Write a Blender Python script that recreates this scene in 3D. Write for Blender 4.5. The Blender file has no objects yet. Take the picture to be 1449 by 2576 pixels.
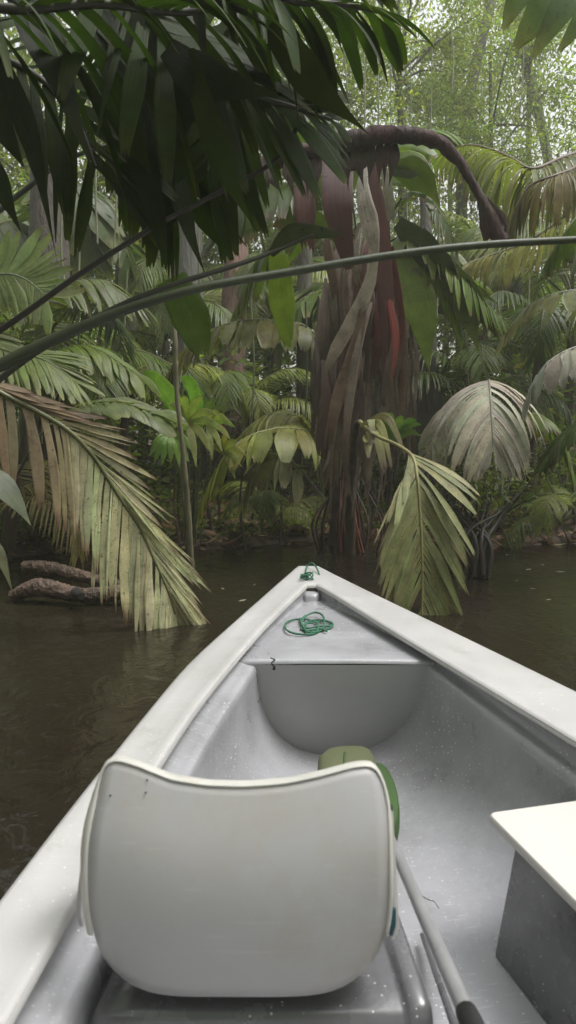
import bpy, math, random
from mathutils import Vector as V, Matrix, noise
rng = random.Random(7)
SC = bpy.context.scene
COL = SC.collection
# ------------------------------------------------------------------ camera model
F = 1910.0; CZ = 1.30; PITCH = math.radians(7.1)
FW = V((0, math.cos(PITCH), -math.sin(PITCH))); UP = V((0, math.sin(PITCH), math.cos(PITCH)))
CAM = V((0, 0, CZ))
def P(u, v, d):
    return CAM + d * (FW + V((1, 0, 0)) * ((u - 724.5) / F) - UP * ((v - 1288) / F))
def PZ(u, v, z):
    r = FW + V((1, 0, 0)) * ((u - 724.5) / F) - UP * ((v - 1288) / F)
    return CAM + r * ((z - CZ) / r.z)
def lerp(a, b, t): return a + (b - a) * t
def clamp(x, a=0., b=1.): return max(a, min(b, x))
def spline(pts, n):
    """Catmull-Rom through a list of Vectors, n samples"""
    m = len(pts)
    if m == 2: return [pts[0].lerp(pts[1], i / (n - 1)) for i in range(n)]
    q = [pts[0] * 2 - pts[1]] + list(pts) + [pts[-1] * 2 - pts[-2]]
    out = []
    for i in range(n):
        s = i / (n - 1) * (m - 1); k = min(int(s), m - 2); t = s - k
        a, b, c, d = q[k], q[k + 1], q[k + 2], q[k + 3]
        out.append(0.5 * ((2 * b) + (c - a) * t + (2 * a - 5 * b + 4 * c - d) * t * t + (3 * b - a - 3 * c + d) * t ** 3))
    return out
def interp(vals, t):
    if not isinstance(vals, (list, tuple)): return vals
    s = clamp(t) * (len(vals) - 1); k = min(int(s), len(vals) - 2)
    return lerp(vals[k], vals[k + 1], s - k)
# ------------------------------------------------------------------ mesh builder
class MB:
    def __init__(s): s.v = []; s.f = []; s.uv = []; s.c = []
    def add(s, verts, faces, uvs=None, cols=None):
        b = len(s.v); s.v += [tuple(x) for x in verts]
        s.f += [tuple(i + b for i in f) for f in faces]
        s.uv += uvs if uvs else [(0., 0.)] * len(verts)
        s.c += cols if cols else [(1., 1., 1.)] * len(verts)
    def grid(s, rows, uvrows=None, colrows=None, close=False):
        n = len(rows[0]); vs = [p for r in rows for p in r]; fs = []
        for i in range(len(rows) - 1):
            for j in range(n - 1 + (1 if close else 0)):
                j2 = (j + 1) % n
                fs.append((i * n + j, i * n + j2, (i + 1) * n + j2, (i + 1) * n + j))
        s.add(vs, fs, [u for r in uvrows for u in r] if uvrows else None, [c for r in colrows for c in r] if colrows else None)
    def tube(s, pts, rad, k=8, col=(1, 1, 1), n=None, caps=True, ru=0):
        if n: pts = spline(pts, n)
        rows = []; uvr = []; N = len(pts); nv = None; L = 0
        for i, p in enumerate(pts):
            t = (pts[min(i + 1, N - 1)] - pts[max(i - 1, 0)]).normalized()
            if nv is None: nv = t.orthogonal().normalized()
            nv = (nv - t * nv.dot(t)).normalized(); b = t.cross(nv)
            r = interp(rad, i / (N - 1))
            if i: L += (p - pts[i - 1]).length
            rows.append([p + (nv * math.cos(a) + b * math.sin(a)) * r * (1 + (rng.uniform(-ru, ru) if ru else 0)) for a in [2 * math.pi * j / k for j in range(k)]])
            uvr.append([(j / k, L) for j in range(k)])
        s.grid(rows, uvr, [[col] * k] * N, close=True)
        if caps:
            s.add(rows[0], [tuple(range(k))[::-1]], [(0, 0)] * k, [col] * k); s.add(rows[-1], [tuple(range(k))], [(0, 0)] * k, [col] * k)
    def mesh(s, name, mat, smooth=True):
        me = bpy.data.meshes.new(name); me.from_pydata(s.v, [], s.f)
        me.materials.append(mat)
        if smooth: me.polygons.foreach_set('use_smooth', [True] * len(me.polygons))
        n = len(me.loops); li = [0] * n; me.loops.foreach_get('vertex_index', li)
        uvl = me.uv_layers.new(name='UVMap'); flat = []
        for i in li: flat += s.uv[i]
        uvl.data.foreach_set('uv', flat)
        ca = me.color_attributes.new('tint', 'FLOAT_COLOR', 'POINT'); flat = []
        for c in s.c: flat += (c[0], c[1], c[2], 1.)
        ca.data.foreach_set('color', flat)
        me.update(); return me
    def build(s, name, mat, parent=None, smooth=True, bevel=0, seg=2, merge=False, auto=False, loc=None):
        me = s.mesh(name, mat, smooth)
        return link(name, me, parent, bevel, seg, auto, loc)
def link(name, me, parent=None, bevel=0, seg=2, auto=False, loc=None):
    o = bpy.data.objects.new(name, me); COL.objects.link(o)
    if parent is not None:
        o.parent = parent
        if parent.type == 'EMPTY' and loc is None:      # geometry was given in world space
            o.matrix_parent_inverse = Matrix.Translation(parent.location).inverted() if parent.rotation_euler.z == 0 else parent.matrix_basis.inverted()
    if loc is not None: o.location = loc
    if bevel:
        b = o.modifiers.new('bevel', 'BEVEL'); b.width = bevel; b.segments = seg; b.limit_method = 'ANGLE'; b.angle_limit = math.radians(40)
        w = o.modifiers.new('wn', 'WEIGHTED_NORMAL')
    return o
def tag(o, label=None, cat=None, group=None, kind=None):
    if label: o['label'] = label
    if cat: o['category'] = cat
    if group: o['group'] = group
    if kind: o['kind'] = kind
    return o
def thing(name, loc, label, cat, group=None):
    e = bpy.data.objects.new(name, None); COL.objects.link(e); e.location = loc; e.empty_display_size = .2
    return tag(e, label, cat, group)
# ------------------------------------------------------------------ materials
def new_mat(name):
    m = bpy.data.materials.new(name); m.use_nodes = True; nt = m.node_tree
    for n in list(nt.nodes): nt.nodes.remove(n)
    return m, nt
def nd(nt, t, **kw):
    n = nt.nodes.new(t)
    for k, v in kw.items():
        if k in n.inputs: n.inputs[k].default_value = v
        else: setattr(n, k, v)
    return n
def ramp(nt, src, stops):
    r = nt.nodes.new('ShaderNodeValToRGB'); e = r.color_ramp.elements
    while len(e) < len(stops): e.new(.5)
    for i, (p, c) in enumerate(stops):
        e[i].position = p; e[i].color = (c[0], c[1], c[2], 1) if isinstance(c, (tuple, list)) else (c, c, c, 1)
    nt.links.new(src, r.inputs[0]); return r.outputs[0]
def leaf_material(name, rough=.38, trans=.3, veins=60., bump=.5, spots=.5, spec=.3, tt=(1.5, 1.7, .6, 1), hue=(1.05, 1.02, .70)):
    m, nt = new_mat(name); L = nt.links.new
    at = nd(nt, 'ShaderNodeAttribute', attribute_name='tint'); uv = nd(nt, 'ShaderNodeUVMap')
    tc = nd(nt, 'ShaderNodeTexCoord')
    n1 = nd(nt, 'ShaderNodeTexNoise', Scale=9., Detail=5., Roughness=.65); L(tc.outputs['Object'], n1.inputs['Vector'])
    n2 = nd(nt, 'ShaderNodeTexNoise', Scale=55., Detail=3.); L(tc.outputs['Object'], n2.inputs['Vector'])
    # veins run along the blade: fine stripes across u
    mp = nd(nt, 'ShaderNodeMapping'); mp.inputs['Scale'].default_value = (veins, 1.5, 1); L(uv.outputs[0], mp.inputs[0])
    nv = nd(nt, 'ShaderNodeTexNoise', Scale=1., Detail=2.); L(mp.outputs[0], nv.inputs['Vector'])
    f1 = ramp(nt, n1.outputs[0], [(p_, tuple(h_ * k_ for h_ in hue)) for p_, k_ in ((.3, .9), (.55, 1.4), (.8, 1.95))])
    f2 = ramp(nt, nv.outputs[0], [(.3, .72), (.7, 1.2)])
    mul = nd(nt, 'ShaderNodeMixRGB', blend_type='MULTIPLY', Fac=1.); L(at.outputs['Color'], mul.inputs[1]); L(f1, mul.inputs[2])
    mul2 = nd(nt, 'ShaderNodeMixRGB', blend_type='MULTIPLY', Fac=.8); L(mul.outputs[0], mul2.inputs[1]); L(f2, mul2.inputs[2])
    sp = ramp(nt, n2.outputs[0], [(.62, 0.), (.72, spots)])
    brown = nd(nt, 'ShaderNodeMixRGB', blend_type='MIX'); L(sp, brown.inputs[0]); L(mul2.outputs[0], brown.inputs[1]); brown.inputs[2].default_value = (.07, .05, .025, 1)
    bs = nd(nt, 'ShaderNodeBsdfPrincipled', Roughness=rough); bs.inputs['Specular IOR Level'].default_value = spec; L(brown.outputs[0], bs.inputs['Base Color'])
    rr = ramp(nt, n1.outputs[0], [(.3, rough - .1), (.7, rough + .15)]); L(rr, bs.inputs['Roughness'])
    tr = nd(nt, 'ShaderNodeBsdfTranslucent')
    tcx = nd(nt, 'ShaderNodeMixRGB', blend_type='MULTIPLY', Fac=1.); L(brown.outputs[0], tcx.inputs[1]); tcx.inputs[2].default_value = tt; L(tcx.outputs[0], tr.inputs[0])
    mx = nd(nt, 'ShaderNodeMixShader', Fac=trans); L(bs.outputs[0], mx.inputs[1]); L(tr.outputs[0], mx.inputs[2])
    bp = nd(nt, 'ShaderNodeBump', Strength=bump, Distance=.004); L(nv.outputs[0], bp.inputs['Height']); L(bp.outputs[0], bs.inputs['Normal'])
    out = nd(nt, 'ShaderNodeOutputMaterial'); L(mx.outputs[0], out.inputs[0])
    return m
def solid(name, col, rough=.5, var=.25, scale=8., bump=.2, bscale=30., specks=None, coat=0., dist=.004, attr=False, stretch=(1, 1, 1), dirt=None, scratch=0.):
    m, nt = new_mat(name); L = nt.links.new
    tc = nd(nt, 'ShaderNodeTexCoord'); mp = nd(nt, 'ShaderNodeMapping'); mp.inputs['Scale'].default_value = stretch; L(tc.outputs['Object'], mp.inputs[0])
    n1 = nd(nt, 'ShaderNodeTexNoise', Scale=scale, Detail=6., Roughness=.6); L(mp.outputs[0], n1.inputs['Vector'])
    n2 = nd(nt, 'ShaderNodeTexNoise', Scale=bscale, Detail=4.); L(mp.outputs[0], n2.inputs['Vector'])
    f = ramp(nt, n1.outputs[0], [(.28, 1 - var), (.72, 1 + var)])
    mul = nd(nt, 'ShaderNodeMixRGB', blend_type='MULTIPLY', Fac=1.); mul.inputs[1].default_value = (*col, 1); L(f, mul.inputs[2])
    if attr:
        at = nd(nt, 'ShaderNodeAttribute', attribute_name='tint'); L(at.outputs['Color'], mul.inputs[1])
    c = mul.outputs[0]
    if dirt:
        n4 = nd(nt, 'ShaderNodeTexNoise', Scale=dirt[1], Detail=8., Roughness=.7); L(tc.outputs['Object'], n4.inputs['Vector'])
        dm = nd(nt, 'ShaderNodeMixRGB'); L(ramp(nt, n4.outputs[0], [(dirt[2], 0.), (dirt[2] + .2, dirt[3])]), dm.inputs[0]); L(c, dm.inputs[1]); dm.inputs[2].default_value = (*dirt[0], 1); c = dm.outputs[0]
    for rot in ((.5, 1.9) if scratch else ()):
        ms = nd(nt, 'ShaderNodeMapping'); ms.inputs['Rotation'].default_value = (.3, .2, rot); ms.inputs['Scale'].default_value = (2.2, 60, 60); L(tc.outputs['Object'], ms.inputs[0])
        ns = nd(nt, 'ShaderNodeTexNoise', Scale=2.2, Detail=3., Distortion=.3); L(ms.outputs[0], ns.inputs['Vector'])
        sm_ = nd(nt, 'ShaderNodeMixRGB'); L(ramp(nt, ns.outputs[0], [(.66, 0.), (.71, scratch)]), sm_.inputs[0]); L(c, sm_.inputs[1]); sm_.inputs[2].default_value = tuple(min(1, x * 1.7 + .05) for x in col) + (1,); c = sm_.outputs[0]
    bs = nd(nt, 'ShaderNodeBsdfPrincipled', Roughness=rough)
    bs.inputs['Coat Weight'].default_value = coat; bs.inputs['Coat Roughness'].default_value = .15
    L(ramp(nt, n1.outputs[0], [(.3, max(.03, rough - .12)), (.7, rough + .12)]), bs.inputs['Roughness'])
    h = n2.outputs[0]
    if specks:
        # little drops and grit, their wet sparkle painted white: voronoi cells kept only where a cell's own random value is high
        vo = nd(nt, 'ShaderNodeTexVoronoi', Scale=specks[0]); L(tc.outputs['Object'], vo.inputs['Vector'])
        near = ramp(nt, vo.outputs['Distance'], [(specks[1], 1.), (specks[1] + .08, 0.)])
        sep = nd(nt, 'ShaderNodeSeparateColor'); L(vo.outputs['Color'], sep.inputs[0])
        pick = ramp(nt, sep.outputs[0], [(specks[2], 0.), (specks[2] + .03, 1.)])
        n3 = nd(nt, 'ShaderNodeTexNoise', Scale=3., Detail=3.); L(tc.outputs['Object'], n3.inputs['Vector'])
        area = ramp(nt, n3.outputs[0], [(.42, .15), (.62, 1.)])
        a = nd(nt, 'ShaderNodeMath', operation='MULTIPLY'); L(near, a.inputs[0]); L(pick, a.inputs[1])
        b = nd(nt, 'ShaderNodeMath', operation='MULTIPLY'); L(a.outputs[0], b.inputs[0]); L(area, b.inputs[1])
        sm = nd(nt, 'ShaderNodeMixRGB'); L(b.outputs[0], sm.inputs[0]); L(c, sm.inputs[1]); sm.inputs[2].default_value = (.8, .8, .8, 1); c = sm.outputs[0]
        ad = nd(nt, 'ShaderNodeMath', operation='ADD'); L(h, ad.inputs[0]); L(b.outputs[0], ad.inputs[1]); h = ad.outputs[0]
    L(c, bs.inputs['Base Color'])
    bp = nd(nt, 'ShaderNodeBump', Strength=bump, Distance=dist); L(h, bp.inputs['Height']); L(bp.outputs[0], bs.inputs['Normal'])
    out = nd(nt, 'ShaderNodeOutputMaterial'); L(bs.outputs[0], out.inputs[0])
    return m
M = {}
M['leaf'] = leaf_material('wet_leaf', .34, .38, spec=.38)
M['leaf_far'] = leaf_material('far_leaf', .5, .5, veins=8, spots=.15, spec=.2)
M['leaf_dry'] = leaf_material('dry_leaf', .34, .18, veins=90, bump=.8, spots=.75, spec=.4, tt=(1.1, 1., .8, 1), hue=(.94, .94, .90))
M['leaf_dark'] = leaf_material('shade_leaf', .42, .3, veins=50, spots=.2, spec=.16)  # duller copy for the near blades, whose backlit shade is put into the colour
M['stem'] = solid('stem_skin', (.07, .08, .04), .5, .35, 6, .4, 40, attr=True)
M['bark'] = solid('bark', (.12, .09, .065), .8, .5, 5, 1., 22, dist=.03, stretch=(1, 1, .25), dirt=((.05, .07, .03), 2.2, .5, .7), attr=True)
M['gel_white'] = solid('white_gelcoat', (.465, .455, .45), .40, .06, 4, .25, 60, coat=.3, dist=.0012, specks=(110., .2, .9), dirt=((.27, .26, .22), 11., .55, .5), scratch=.12)
M['gel_grey'] = solid('grey_gelcoat', (.33, .33, .352), .34, .14, 5, .35, 70, specks=(95., .2, .76), coat=.4, dist=.002, dirt=((.22, .22, .22), 6., .48, .55), scratch=.35)
M['gel_dark'] = solid('dark_grey_gelcoat', (.105, .105, .112), .28, .2, 6, .4, 60, specks=(120., .17, .86), coat=.6, dist=.002, dirt=((.45, .45, .46), 13., .62, .7), scratch=.3)
M['plastic'] = solid('chair_plastic', (.40, .395, .40), .45, .06, 3, .12, 90, dist=.0008, dirt=((.36, .31, .22), 4., .52, .5), scratch=.1)
M['plastic_edge'] = solid('chair_rim_plastic', (.50, .49, .455), .4, .08, 20, .1, 90, dist=.0008, dirt=((.45, .34, .2), 14., .58, .5))
M['lid'] = solid('cream_board', (.58, .55, .52), .5, .04, 4, .06, 60, dist=.0008)
M['pole'] = solid('grey_pole_paint', (.28, .28, .29), .35, .15, 10, .15, 50, coat=.3, dist=.001)
M['black'] = solid('black_rubber', (.012, .012, .012), .55, .1)
M['teal'] = solid('teal_plastic', (.006, .05, .07), .4, .1)
M['rope'] = solid('green_rope', (.03, .13, .075), .75, .25, 80, .8, 260, dist=.002)
M['olive'] = solid('olive_fabric', (.095, .105, .05), .7, .12, 6, .25, 200, dist=.001)
M['olive_dark'] = solid('green_fabric', (.04, .085, .02), .7, .12, 6, .25, 200, dist=.001)
M['log'] = solid('rotten_log', (.10, .065, .045), .6, .6, 10, 1., 30, dist=.04, dirt=((.34, .22, .15), 9., .56, .8))
# ------------------------------------------------------------------ colours of leaves (albedo)
DARK = (.032, .052, .009); MID = (.072, .112, .016); BRIGHT = (.10, .17, .03); YEL = (.20, .20, .075); PALE = (.27, .255, .20)
BROWN = (.085, .052, .035); REDB = (.06, .018, .015); GREY = (.19, .185, .15); OLIVE = (.12, .125, .05)
def jit(c, a=.2, h=.08):
    k = 1 + rng.uniform(-a, a)
    return tuple(max(.003, x * k * (1 + rng.uniform(-h, h))) for x in c)
def mixc(a, b, t): return tuple(lerp(x, y, t) for x, y in zip(a, b))
# ------------------------------------------------------------------ fronds
def strip(mb, cen, wid, wdir, pleats, col, tipcol, jag=0., amp=.22, tipstart=.8, u0=0.):
    """pleated blade: cen = centres, wid = half widths, wdir = width directions"""
    K = len(cen); m = 2 * pleats + 1; rows = []; uvr = []; cr = []
    jg = [(rng.uniform(-.3, 0) - (1. if j % 2 == 0 else 0.) * (0 if pleats == 1 else rng.uniform(.1, 1))) * jag for j in range(m)]
    for k in range(K):
        t = k / (K - 1); d = (cen[min(k + 1, K - 1)] - cen[max(k - 1, 0)]).normalized()
        W = wdir[k]; N = d.cross(W).normalized(); r = []
        for j in range(m):
            x = (j / (m - 1) * 2 - 1)
            z = (1 if j % 2 else -1) * amp * wid[k] / pleats
            q = cen[k] + W * (x * wid[k]) + N * z
            if k == K - 1: q = q + d * jg[j]
            if k == K - 2: q = q + d * jg[j] * .4
            r.append(q)
        rows.append(r); uvr.append([(u0 + j / (m - 1) * .2 * pleats, t) for j in range(m)])
        tt = clamp((t - tipstart) / (1.001 - tipstart)); cr.append([mixc(col, tipcol, tt)] * m)
    mb.grid(rows, uvr, cr)
def frond(mb, mbr, pts, side=None, n=26, L=.5, ang=(60, 30), angL=None, droop=1.5, droopL=None, width=(.5, 1.), gap=.12, pleats=(1, 3), col=MID, tip=BROWN,
          tipstart=.8, K=7, t0=.08, t1=1., LL=None, rad=(.012, .003), stemcol=None, lift=0., jag=.1, colvar=.22, fill=1., miss=0., amp=.25, wmax=1.25, colf=None, pleatsL=None):
    """pts world polyline of the midrib; leaflets on both sides; width in units of the spacing"""
    S = spline(pts, 40); N = len(S)
    if mbr is not None: mbr.tube(S, rad, 6, stemcol or col)
    tot = sum((S[i + 1] - S[i]).length for i in range(N - 1))
    def at(t):
        s = clamp(t) * (N - 1); k = min(int(s), N - 2); p = S[k].lerp(S[k + 1], s - k)
        return p, (S[k + 1] - S[k]).normalized()
    for sg in (-1, 1):
        t = t0 + rng.uniform(0, .5) / n; sp = (t1 - t0) / n
        an = angL if (sg < 0 and angL) else ang; dr = droopL if (sg < 0 and droopL is not None) else droop
        LN = LL if (sg < 0 and LL is not None) else L
        while t < t1:
            pq = pleatsL if (sg < 0 and pleatsL) else pleats; units = rng.choice(range(pq[0], pq[1] + 1)); dt = sp * units
            if rng.random() < miss: t += dt; continue
            tm = min(t + dt / 2, 1.); p, T = at(tm)
            s0 = side if side is not None else T.cross(V((0, 0, 1)))
            Sd = (s0 - T * s0.dot(T))
            if Sd.length < 1e-3: Sd = T.orthogonal()
            Sd.normalize(); Nn = Sd.cross(T).normalized()
            tt = (tm - t0) / (t1 - t0)
            a = math.radians(interp(list(an), tt) + rng.uniform(-5, 5)); ln = interp(LN, tt) * rng.uniform(.88, 1.1)
            d = (T * math.cos(a) + Sd * (sg * math.sin(a)) + Nn * lift).normalized()
            st = ln / (K - 1); cen = [p.copy()]; dirs = [d.copy()]
            dd = dr * rng.uniform(.8, 1.25)
            for k in range(K - 1):
                d = (d + V((0, 0, -1)) * dd * st + V((rng.uniform(-1, 1), rng.uniform(-1, 1), 0)) * .03).normalized(); cen.append(cen[-1] + d * st); dirs.append(d.copy())
            w0 = dt * tot / 2 * (1 - gap) * fill; wd = []; wi = []
            wprev = T
            for k in range(K):
                u = k / (K - 1); W = wprev - dirs[k] * wprev.dot(dirs[k])
                if W.length < .15: W = W + Sd.cross(dirs[k]) * .2
                W.normalize(); wprev = W
                wd.append(W)
                sn = max(math.sin(a), .35)
                b = w0 * sn if u < .2 else w0 * lerp(sn, wmax, min(1, (u - .2) / .3))
                if u > .5: b *= lerp(1., .1 if units == 1 else .42, ((u - .5) / .5) ** 1.3)
                wi.append(b)
            c = jit((colf(tt, sg) if colf else col), colvar)
            strip(mb, cen, wi, wd, units, c, jit(tip, .3), jag=jag * ln, tipstart=tipstart + rng.uniform(-.1, .15), u0=rng.random() * 5, amp=amp)
            t += dt * 1.0
def pix_frond(parent, path, name='frond', mat='leaf', label=None, loc=None, **kw):
    mb = MB(); mr = MB(); pts = [P(*p) for p in path]
    frond(mb, mr, pts, **kw)
    o = mb.build(name, M[mat], parent); r = mr.build('midrib', M['stem'], None)
    r.parent = o; r.matrix_parent_inverse = Matrix.Identity(4)
    if label: o['label'] = label
    return o
def blade(mb, path, w, pleats=6, col=DARK, tip=None, amp=.1, K=14, jag=.03, turn=0., face=None, point=False):
    """explicit broad blade, path in picture units + depth, w half width(s) in picture units"""
    pts = spline([P(*p) for p in path], K); d = sum(p[2] for p in path) / len(path)
    wd = []; wi = []
    for k in range(K):
        T = (pts[min(k + 1, K - 1)] - pts[max(k - 1, 0)]).normalized()
        view = face if face is not None else (pts[k] - CAM).normalized()
        W = T.cross(view).normalized(); Nn = W.cross(T)
        W = (W * math.cos(turn) + Nn * math.sin(turn)).normalized()
        wd.append(W); wi.append(interp(w, k / (K - 1)) * d / F * (1 if not point else max(.04, min(1, (1 - k / (K - 1)) / .6) ** .85)))
    strip(mb, pts, wi, wd, pleats, jit(col, .15), tip or col, jag=jag, amp=amp, tipstart=.7, u0=rng.random() * 5)
# ------------------------------------------------------------------ world, sun, camera
w = bpy.data.worlds.new('World'); SC.world = w; w.use_nodes = True; nt = w.node_tree
bg = nt.nodes['Background']; sky = nt.nodes.new('ShaderNodeTexSky'); sky.sky_type = 'NISHITA'; sky.sun_disc = False
SUN_EL = math.radians(66); SUN_AZ = math.radians(95)      # azimuth from +Y towards +X
sky.sun_elevation = SUN_EL; sky.sun_rotation = SUN_AZ; sky.air_density = 1.; sky.dust_density = 4.; sky.ozone_density = 1.
hs = nt.nodes.new('ShaderNodeHueSaturation'); hs.inputs['Saturation'].default_value = .22; hs.inputs['Value'].default_value = 1.
nt.links.new(sky.outputs[0], hs.inputs['Color']); nt.links.new(hs.outputs[0], bg.inputs[0]); bg.inputs[1].default_value = .15
sl = bpy.data.lights.new('Sun', 'SUN'); sl.energy = 1.2; sl.angle = math.radians(25); sl.color = (1, .985, .96)
so = bpy.data.objects.new('Sun', sl); COL.objects.link(so)
sd = V((math.sin(SUN_AZ) * math.cos(SUN_EL), math.cos(SUN_AZ) * math.cos(SUN_EL), math.sin(SUN_EL)))
so.rotation_euler = (-sd).to_track_quat('-Z', 'Y').to_euler()
cam = bpy.data.cameras.new('Camera'); co = bpy.data.objects.new('Camera', cam); COL.objects.link(co); SC.camera = co
co.location = CAM; co.rotation_euler = (math.pi / 2 - PITCH, 0, 0)
cam.sensor_fit = 'VERTICAL'; cam.sensor_height = 24; cam.lens = 24 * F / 2576; cam.clip_end = 500; cam.clip_start = .05
cam.dof.use_dof = True; cam.dof.focus_distance = 4.2; cam.dof.aperture_fstop = 4.0
SC.view_settings.view_transform = 'Standard'; SC.view_settings.look = 'None'; SC.view_settings.gamma = 1; SC.view_settings.exposure = EXPO if 'EXPO' in globals() else 1.1
SC.cycles.max_bounces = 6; SC.cycles.transparent_max_bounces = 4; SC.cycles.volume_bounces = 0
# ------------------------------------------------------------------ water and ground
def shore(x):
    return 7.55 + .35 * math.sin(x * .9 + 1) + .25 * math.sin(x * 2.3) + (.25 * max(0, x - 1.5)) - .2 * max(0, -x - 1)
def gz(x, y):
    t = y - shore(x)
    z = -.9 if t < -2.5 else (lerp(-.9, .0, (t + 2.5) / 2.5) if t < 0 else .22 * (1 - math.exp(-t * 1.3)))
    return z + .05 * noise.noise(V((x * 1.3, y * 1.3, 0))) + .03 * noise.noise(V((x * 4, y * 4, 3))) * (1 if t > -1 else 0) + max(0, y - 14) * .03
mb = MB(); xs = sorted(set([-150, -80, -40, -20] + [i * .25 for i in range(-48, 49)] + [20, 40, 80, 150])); ys = [-120, -60, -20, -8, 0, 3] + [4.5 + i * .2 for i in range(75)] + [20.5, 22, 25, 30, 40, 60, 100, 180]
mb.grid([[V((x, y, gz(x, y))) for x in xs] for y in ys])
mg = solid('forest_soil', (.05, .034, .022), .75, .5, 3, 1., 12, dist=.05, dirt=((.11, .07, .04), 9., .48, .8))
tag(mb.build('ground', mg), kind='structure')
m, nt = new_mat('river_water'); L = nt.links.new
tc = nd(nt, 'ShaderNodeTexCoord'); mp = nd(nt, 'ShaderNodeMapping'); mp.inputs['Scale'].default_value = (1., .75, 1); L(tc.outputs['Object'], mp.inputs[0])
n1 = nd(nt, 'ShaderNodeTexNoise', Scale=7., Detail=3., Distortion=.6); n2 = nd(nt, 'ShaderNodeTexNoise', Scale=.7, Detail=2.); L(mp.outputs[0], n1.inputs['Vector']); L(tc.outputs['Object'], n2.inputs['Vector'])
n3 = nd(nt, 'ShaderNodeTexNoise', Scale=30., Detail=2.); L(mp.outputs[0], n3.inputs['Vector'])
hh = nd(nt, 'ShaderNodeMath', operation='MULTIPLY_ADD'); L(n3.outputs[0], hh.inputs[0]); hh.inputs[1].default_value = .12; L(n1.outputs[0], hh.inputs[2])
bp = nd(nt, 'ShaderNodeBump', Strength=.42, Distance=.035); L(hh.outputs[0], bp.inputs['Height'])
bs = nd(nt, 'ShaderNodeBsdfPrincipled', Roughness=.12, IOR=1.33); L(ramp(nt, n2.outputs[0], [(.35, (.018, .013, .009)), (.65, (.020, .018, .010))]), bs.inputs['Base Color']); L(bp.outputs[0], bs.inputs['Normal'])
out = nd(nt, 'ShaderNodeOutputMaterial'); L(bs.outputs[0], out.inputs[0])
mb = MB(); mb.grid([[V((x, y, 0)) for x in (-150, -20, 0, 20, 150)] for y in (-120, -10, 5, 15, 180)]); tag(mb.build('water', m), kind='structure')
# ------------------------------------------------------------------ the boat
def zg(y): return .50 + .06 * clamp((y - 1.) / 3.1) ** 1.6
def pg(u, v, dz=0.):
    z = .53
    for _ in range(8):
        p = PZ(u, v, z + dz); z = zg(p.y)
    return PZ(u, v, z + dz)
oL = [pg(*q) for q in [(752, 1421), (690, 1474), (600, 1553), (470, 1668), (341, 1824), (240, 1950), (110, 2110), (0, 2261)]]
oR = [pg(*q) for q in [(800, 1424), (950, 1497), (1100, 1568), (1250, 1640), (1449, 1737)]]
iL = [pg(*q) for q in [(772, 1476), (735, 1507), (650, 1592), (520, 1745), (463, 1824), (390, 1938), (193, 2256), (104, 2423), (21, 2563)]]
iR = [pg(*q) for q in [(790, 1470), (840, 1497), (1021, 1609), (1132, 1675), (1377, 1824), (1449, 1867)]]
def xat(pl, y):
    q = sorted(pl, key=lambda p: p.y)
    if y <= q[0].y:
        a, b = q[0], q[2]; s = (b.x - a.x) / (b.y - a.y); k = q[0].y - y
        return a.x - s * (k - .16 * k * k) if k < 2.4 else a.x - s * (2.4 - .16 * 5.76) + (k - 2.4) * 0
    for a, b in zip(q, q[1:]):
        if y <= b.y: return lerp(a.x, b.x, (y - a.y) / (b.y - a.y + 1e-9))
    return q[-1].x
TIP = (oL[0] + oR[0]) / 2; TI = (iL[0] + iR[0]) / 2
print('tip', TIP, 'inner tip', TI, [tuple(round(c, 2) for c in p) for p in oL], [tuple(round(c, 2) for c in p) for p in oR])
boat = thing('motor_boat', (TIP.x + .1, 1.5, 0), 'white open fibreglass boat with grey inside, its bow pointing at the palms', 'boat')
STERN = -2.6; NS = 46
# stations from bow (s=0) to stern
def smooth(xs, k=2):
    for _ in range(k): xs = [xs[0]] + [(xs[i - 1] + 2 * xs[i] + xs[i + 1]) / 4 for i in range(1, len(xs) - 1)] + [xs[-1]]
    return xs
ysO = [lerp(TIP.y, STERN, (i / NS) ** 1.25) for i in range(NS + 1)]
ysI = [lerp(TI.y, STERN + .1, (i / NS) ** 1.25) for i in range(NS + 1)]
XoL = smooth([xat(oL, y) for y in ysO]); XoR = smooth([xat(oR, y) for y in ysO]); XiL = smooth([xat(iL, y) for y in ysI]); XiR = smooth([xat(iR, y) for y in ysI])
FLOOR = .10
def inner_side(i, sg):
    """points from the flange's inner edge to the keel line"""
    y = ysI[i]; xe = (XiL if sg < 0 else XiR)[i]; xc = (XiL[i] + XiR[i]) / 2; w = abs(xe - xc); z0 = zg(y); sc = clamp(w / .28, .05, 1)
    I = .018 if sg < 0 else lerp(-.002, -.036, clamp((y - 1.7) / .8)); I *= sc; D = lerp(.082, .055, clamp((y - 1.7) / .8))
    pr = [(0, 0), (.0, -.010), (min(I, 0) - .020 * sc, -.018), (min(I, 0) - .024 * sc, -D + .012), (I - .004, -D), (I + .010 * sc, -D - .002), (I + .020 * sc, -D - .012), (I + .022 * sc, -D - .035)]
    pts = [(xe - sg * min(a, w), z0 + b) for a, b in pr]
    x1, z1 = pts[-1]; w1 = abs(x1 - xc); fl = FLOOR + .22 * clamp(1 - i / 5.)
    for k in range(1, 15):
        t = k / 14; a = t * math.pi / 2
        pts.append((x1 - sg * w1 * (1 - math.cos(a) ** .85 if t < 1 else 1), z1 + (fl - z1) * math.sin(a) ** .8))
    return [V((x, y, z)) for x, z in pts]
mb = MB(); rows = []
for i in range(NS + 1):
    l = inner_side(i, -1); r = inner_side(i, 1); rows.append(l + r[::-1][1:])
mb.grid(rows); hull_in = mb.build('inner_hull', M['gel_grey'], boat)
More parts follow.
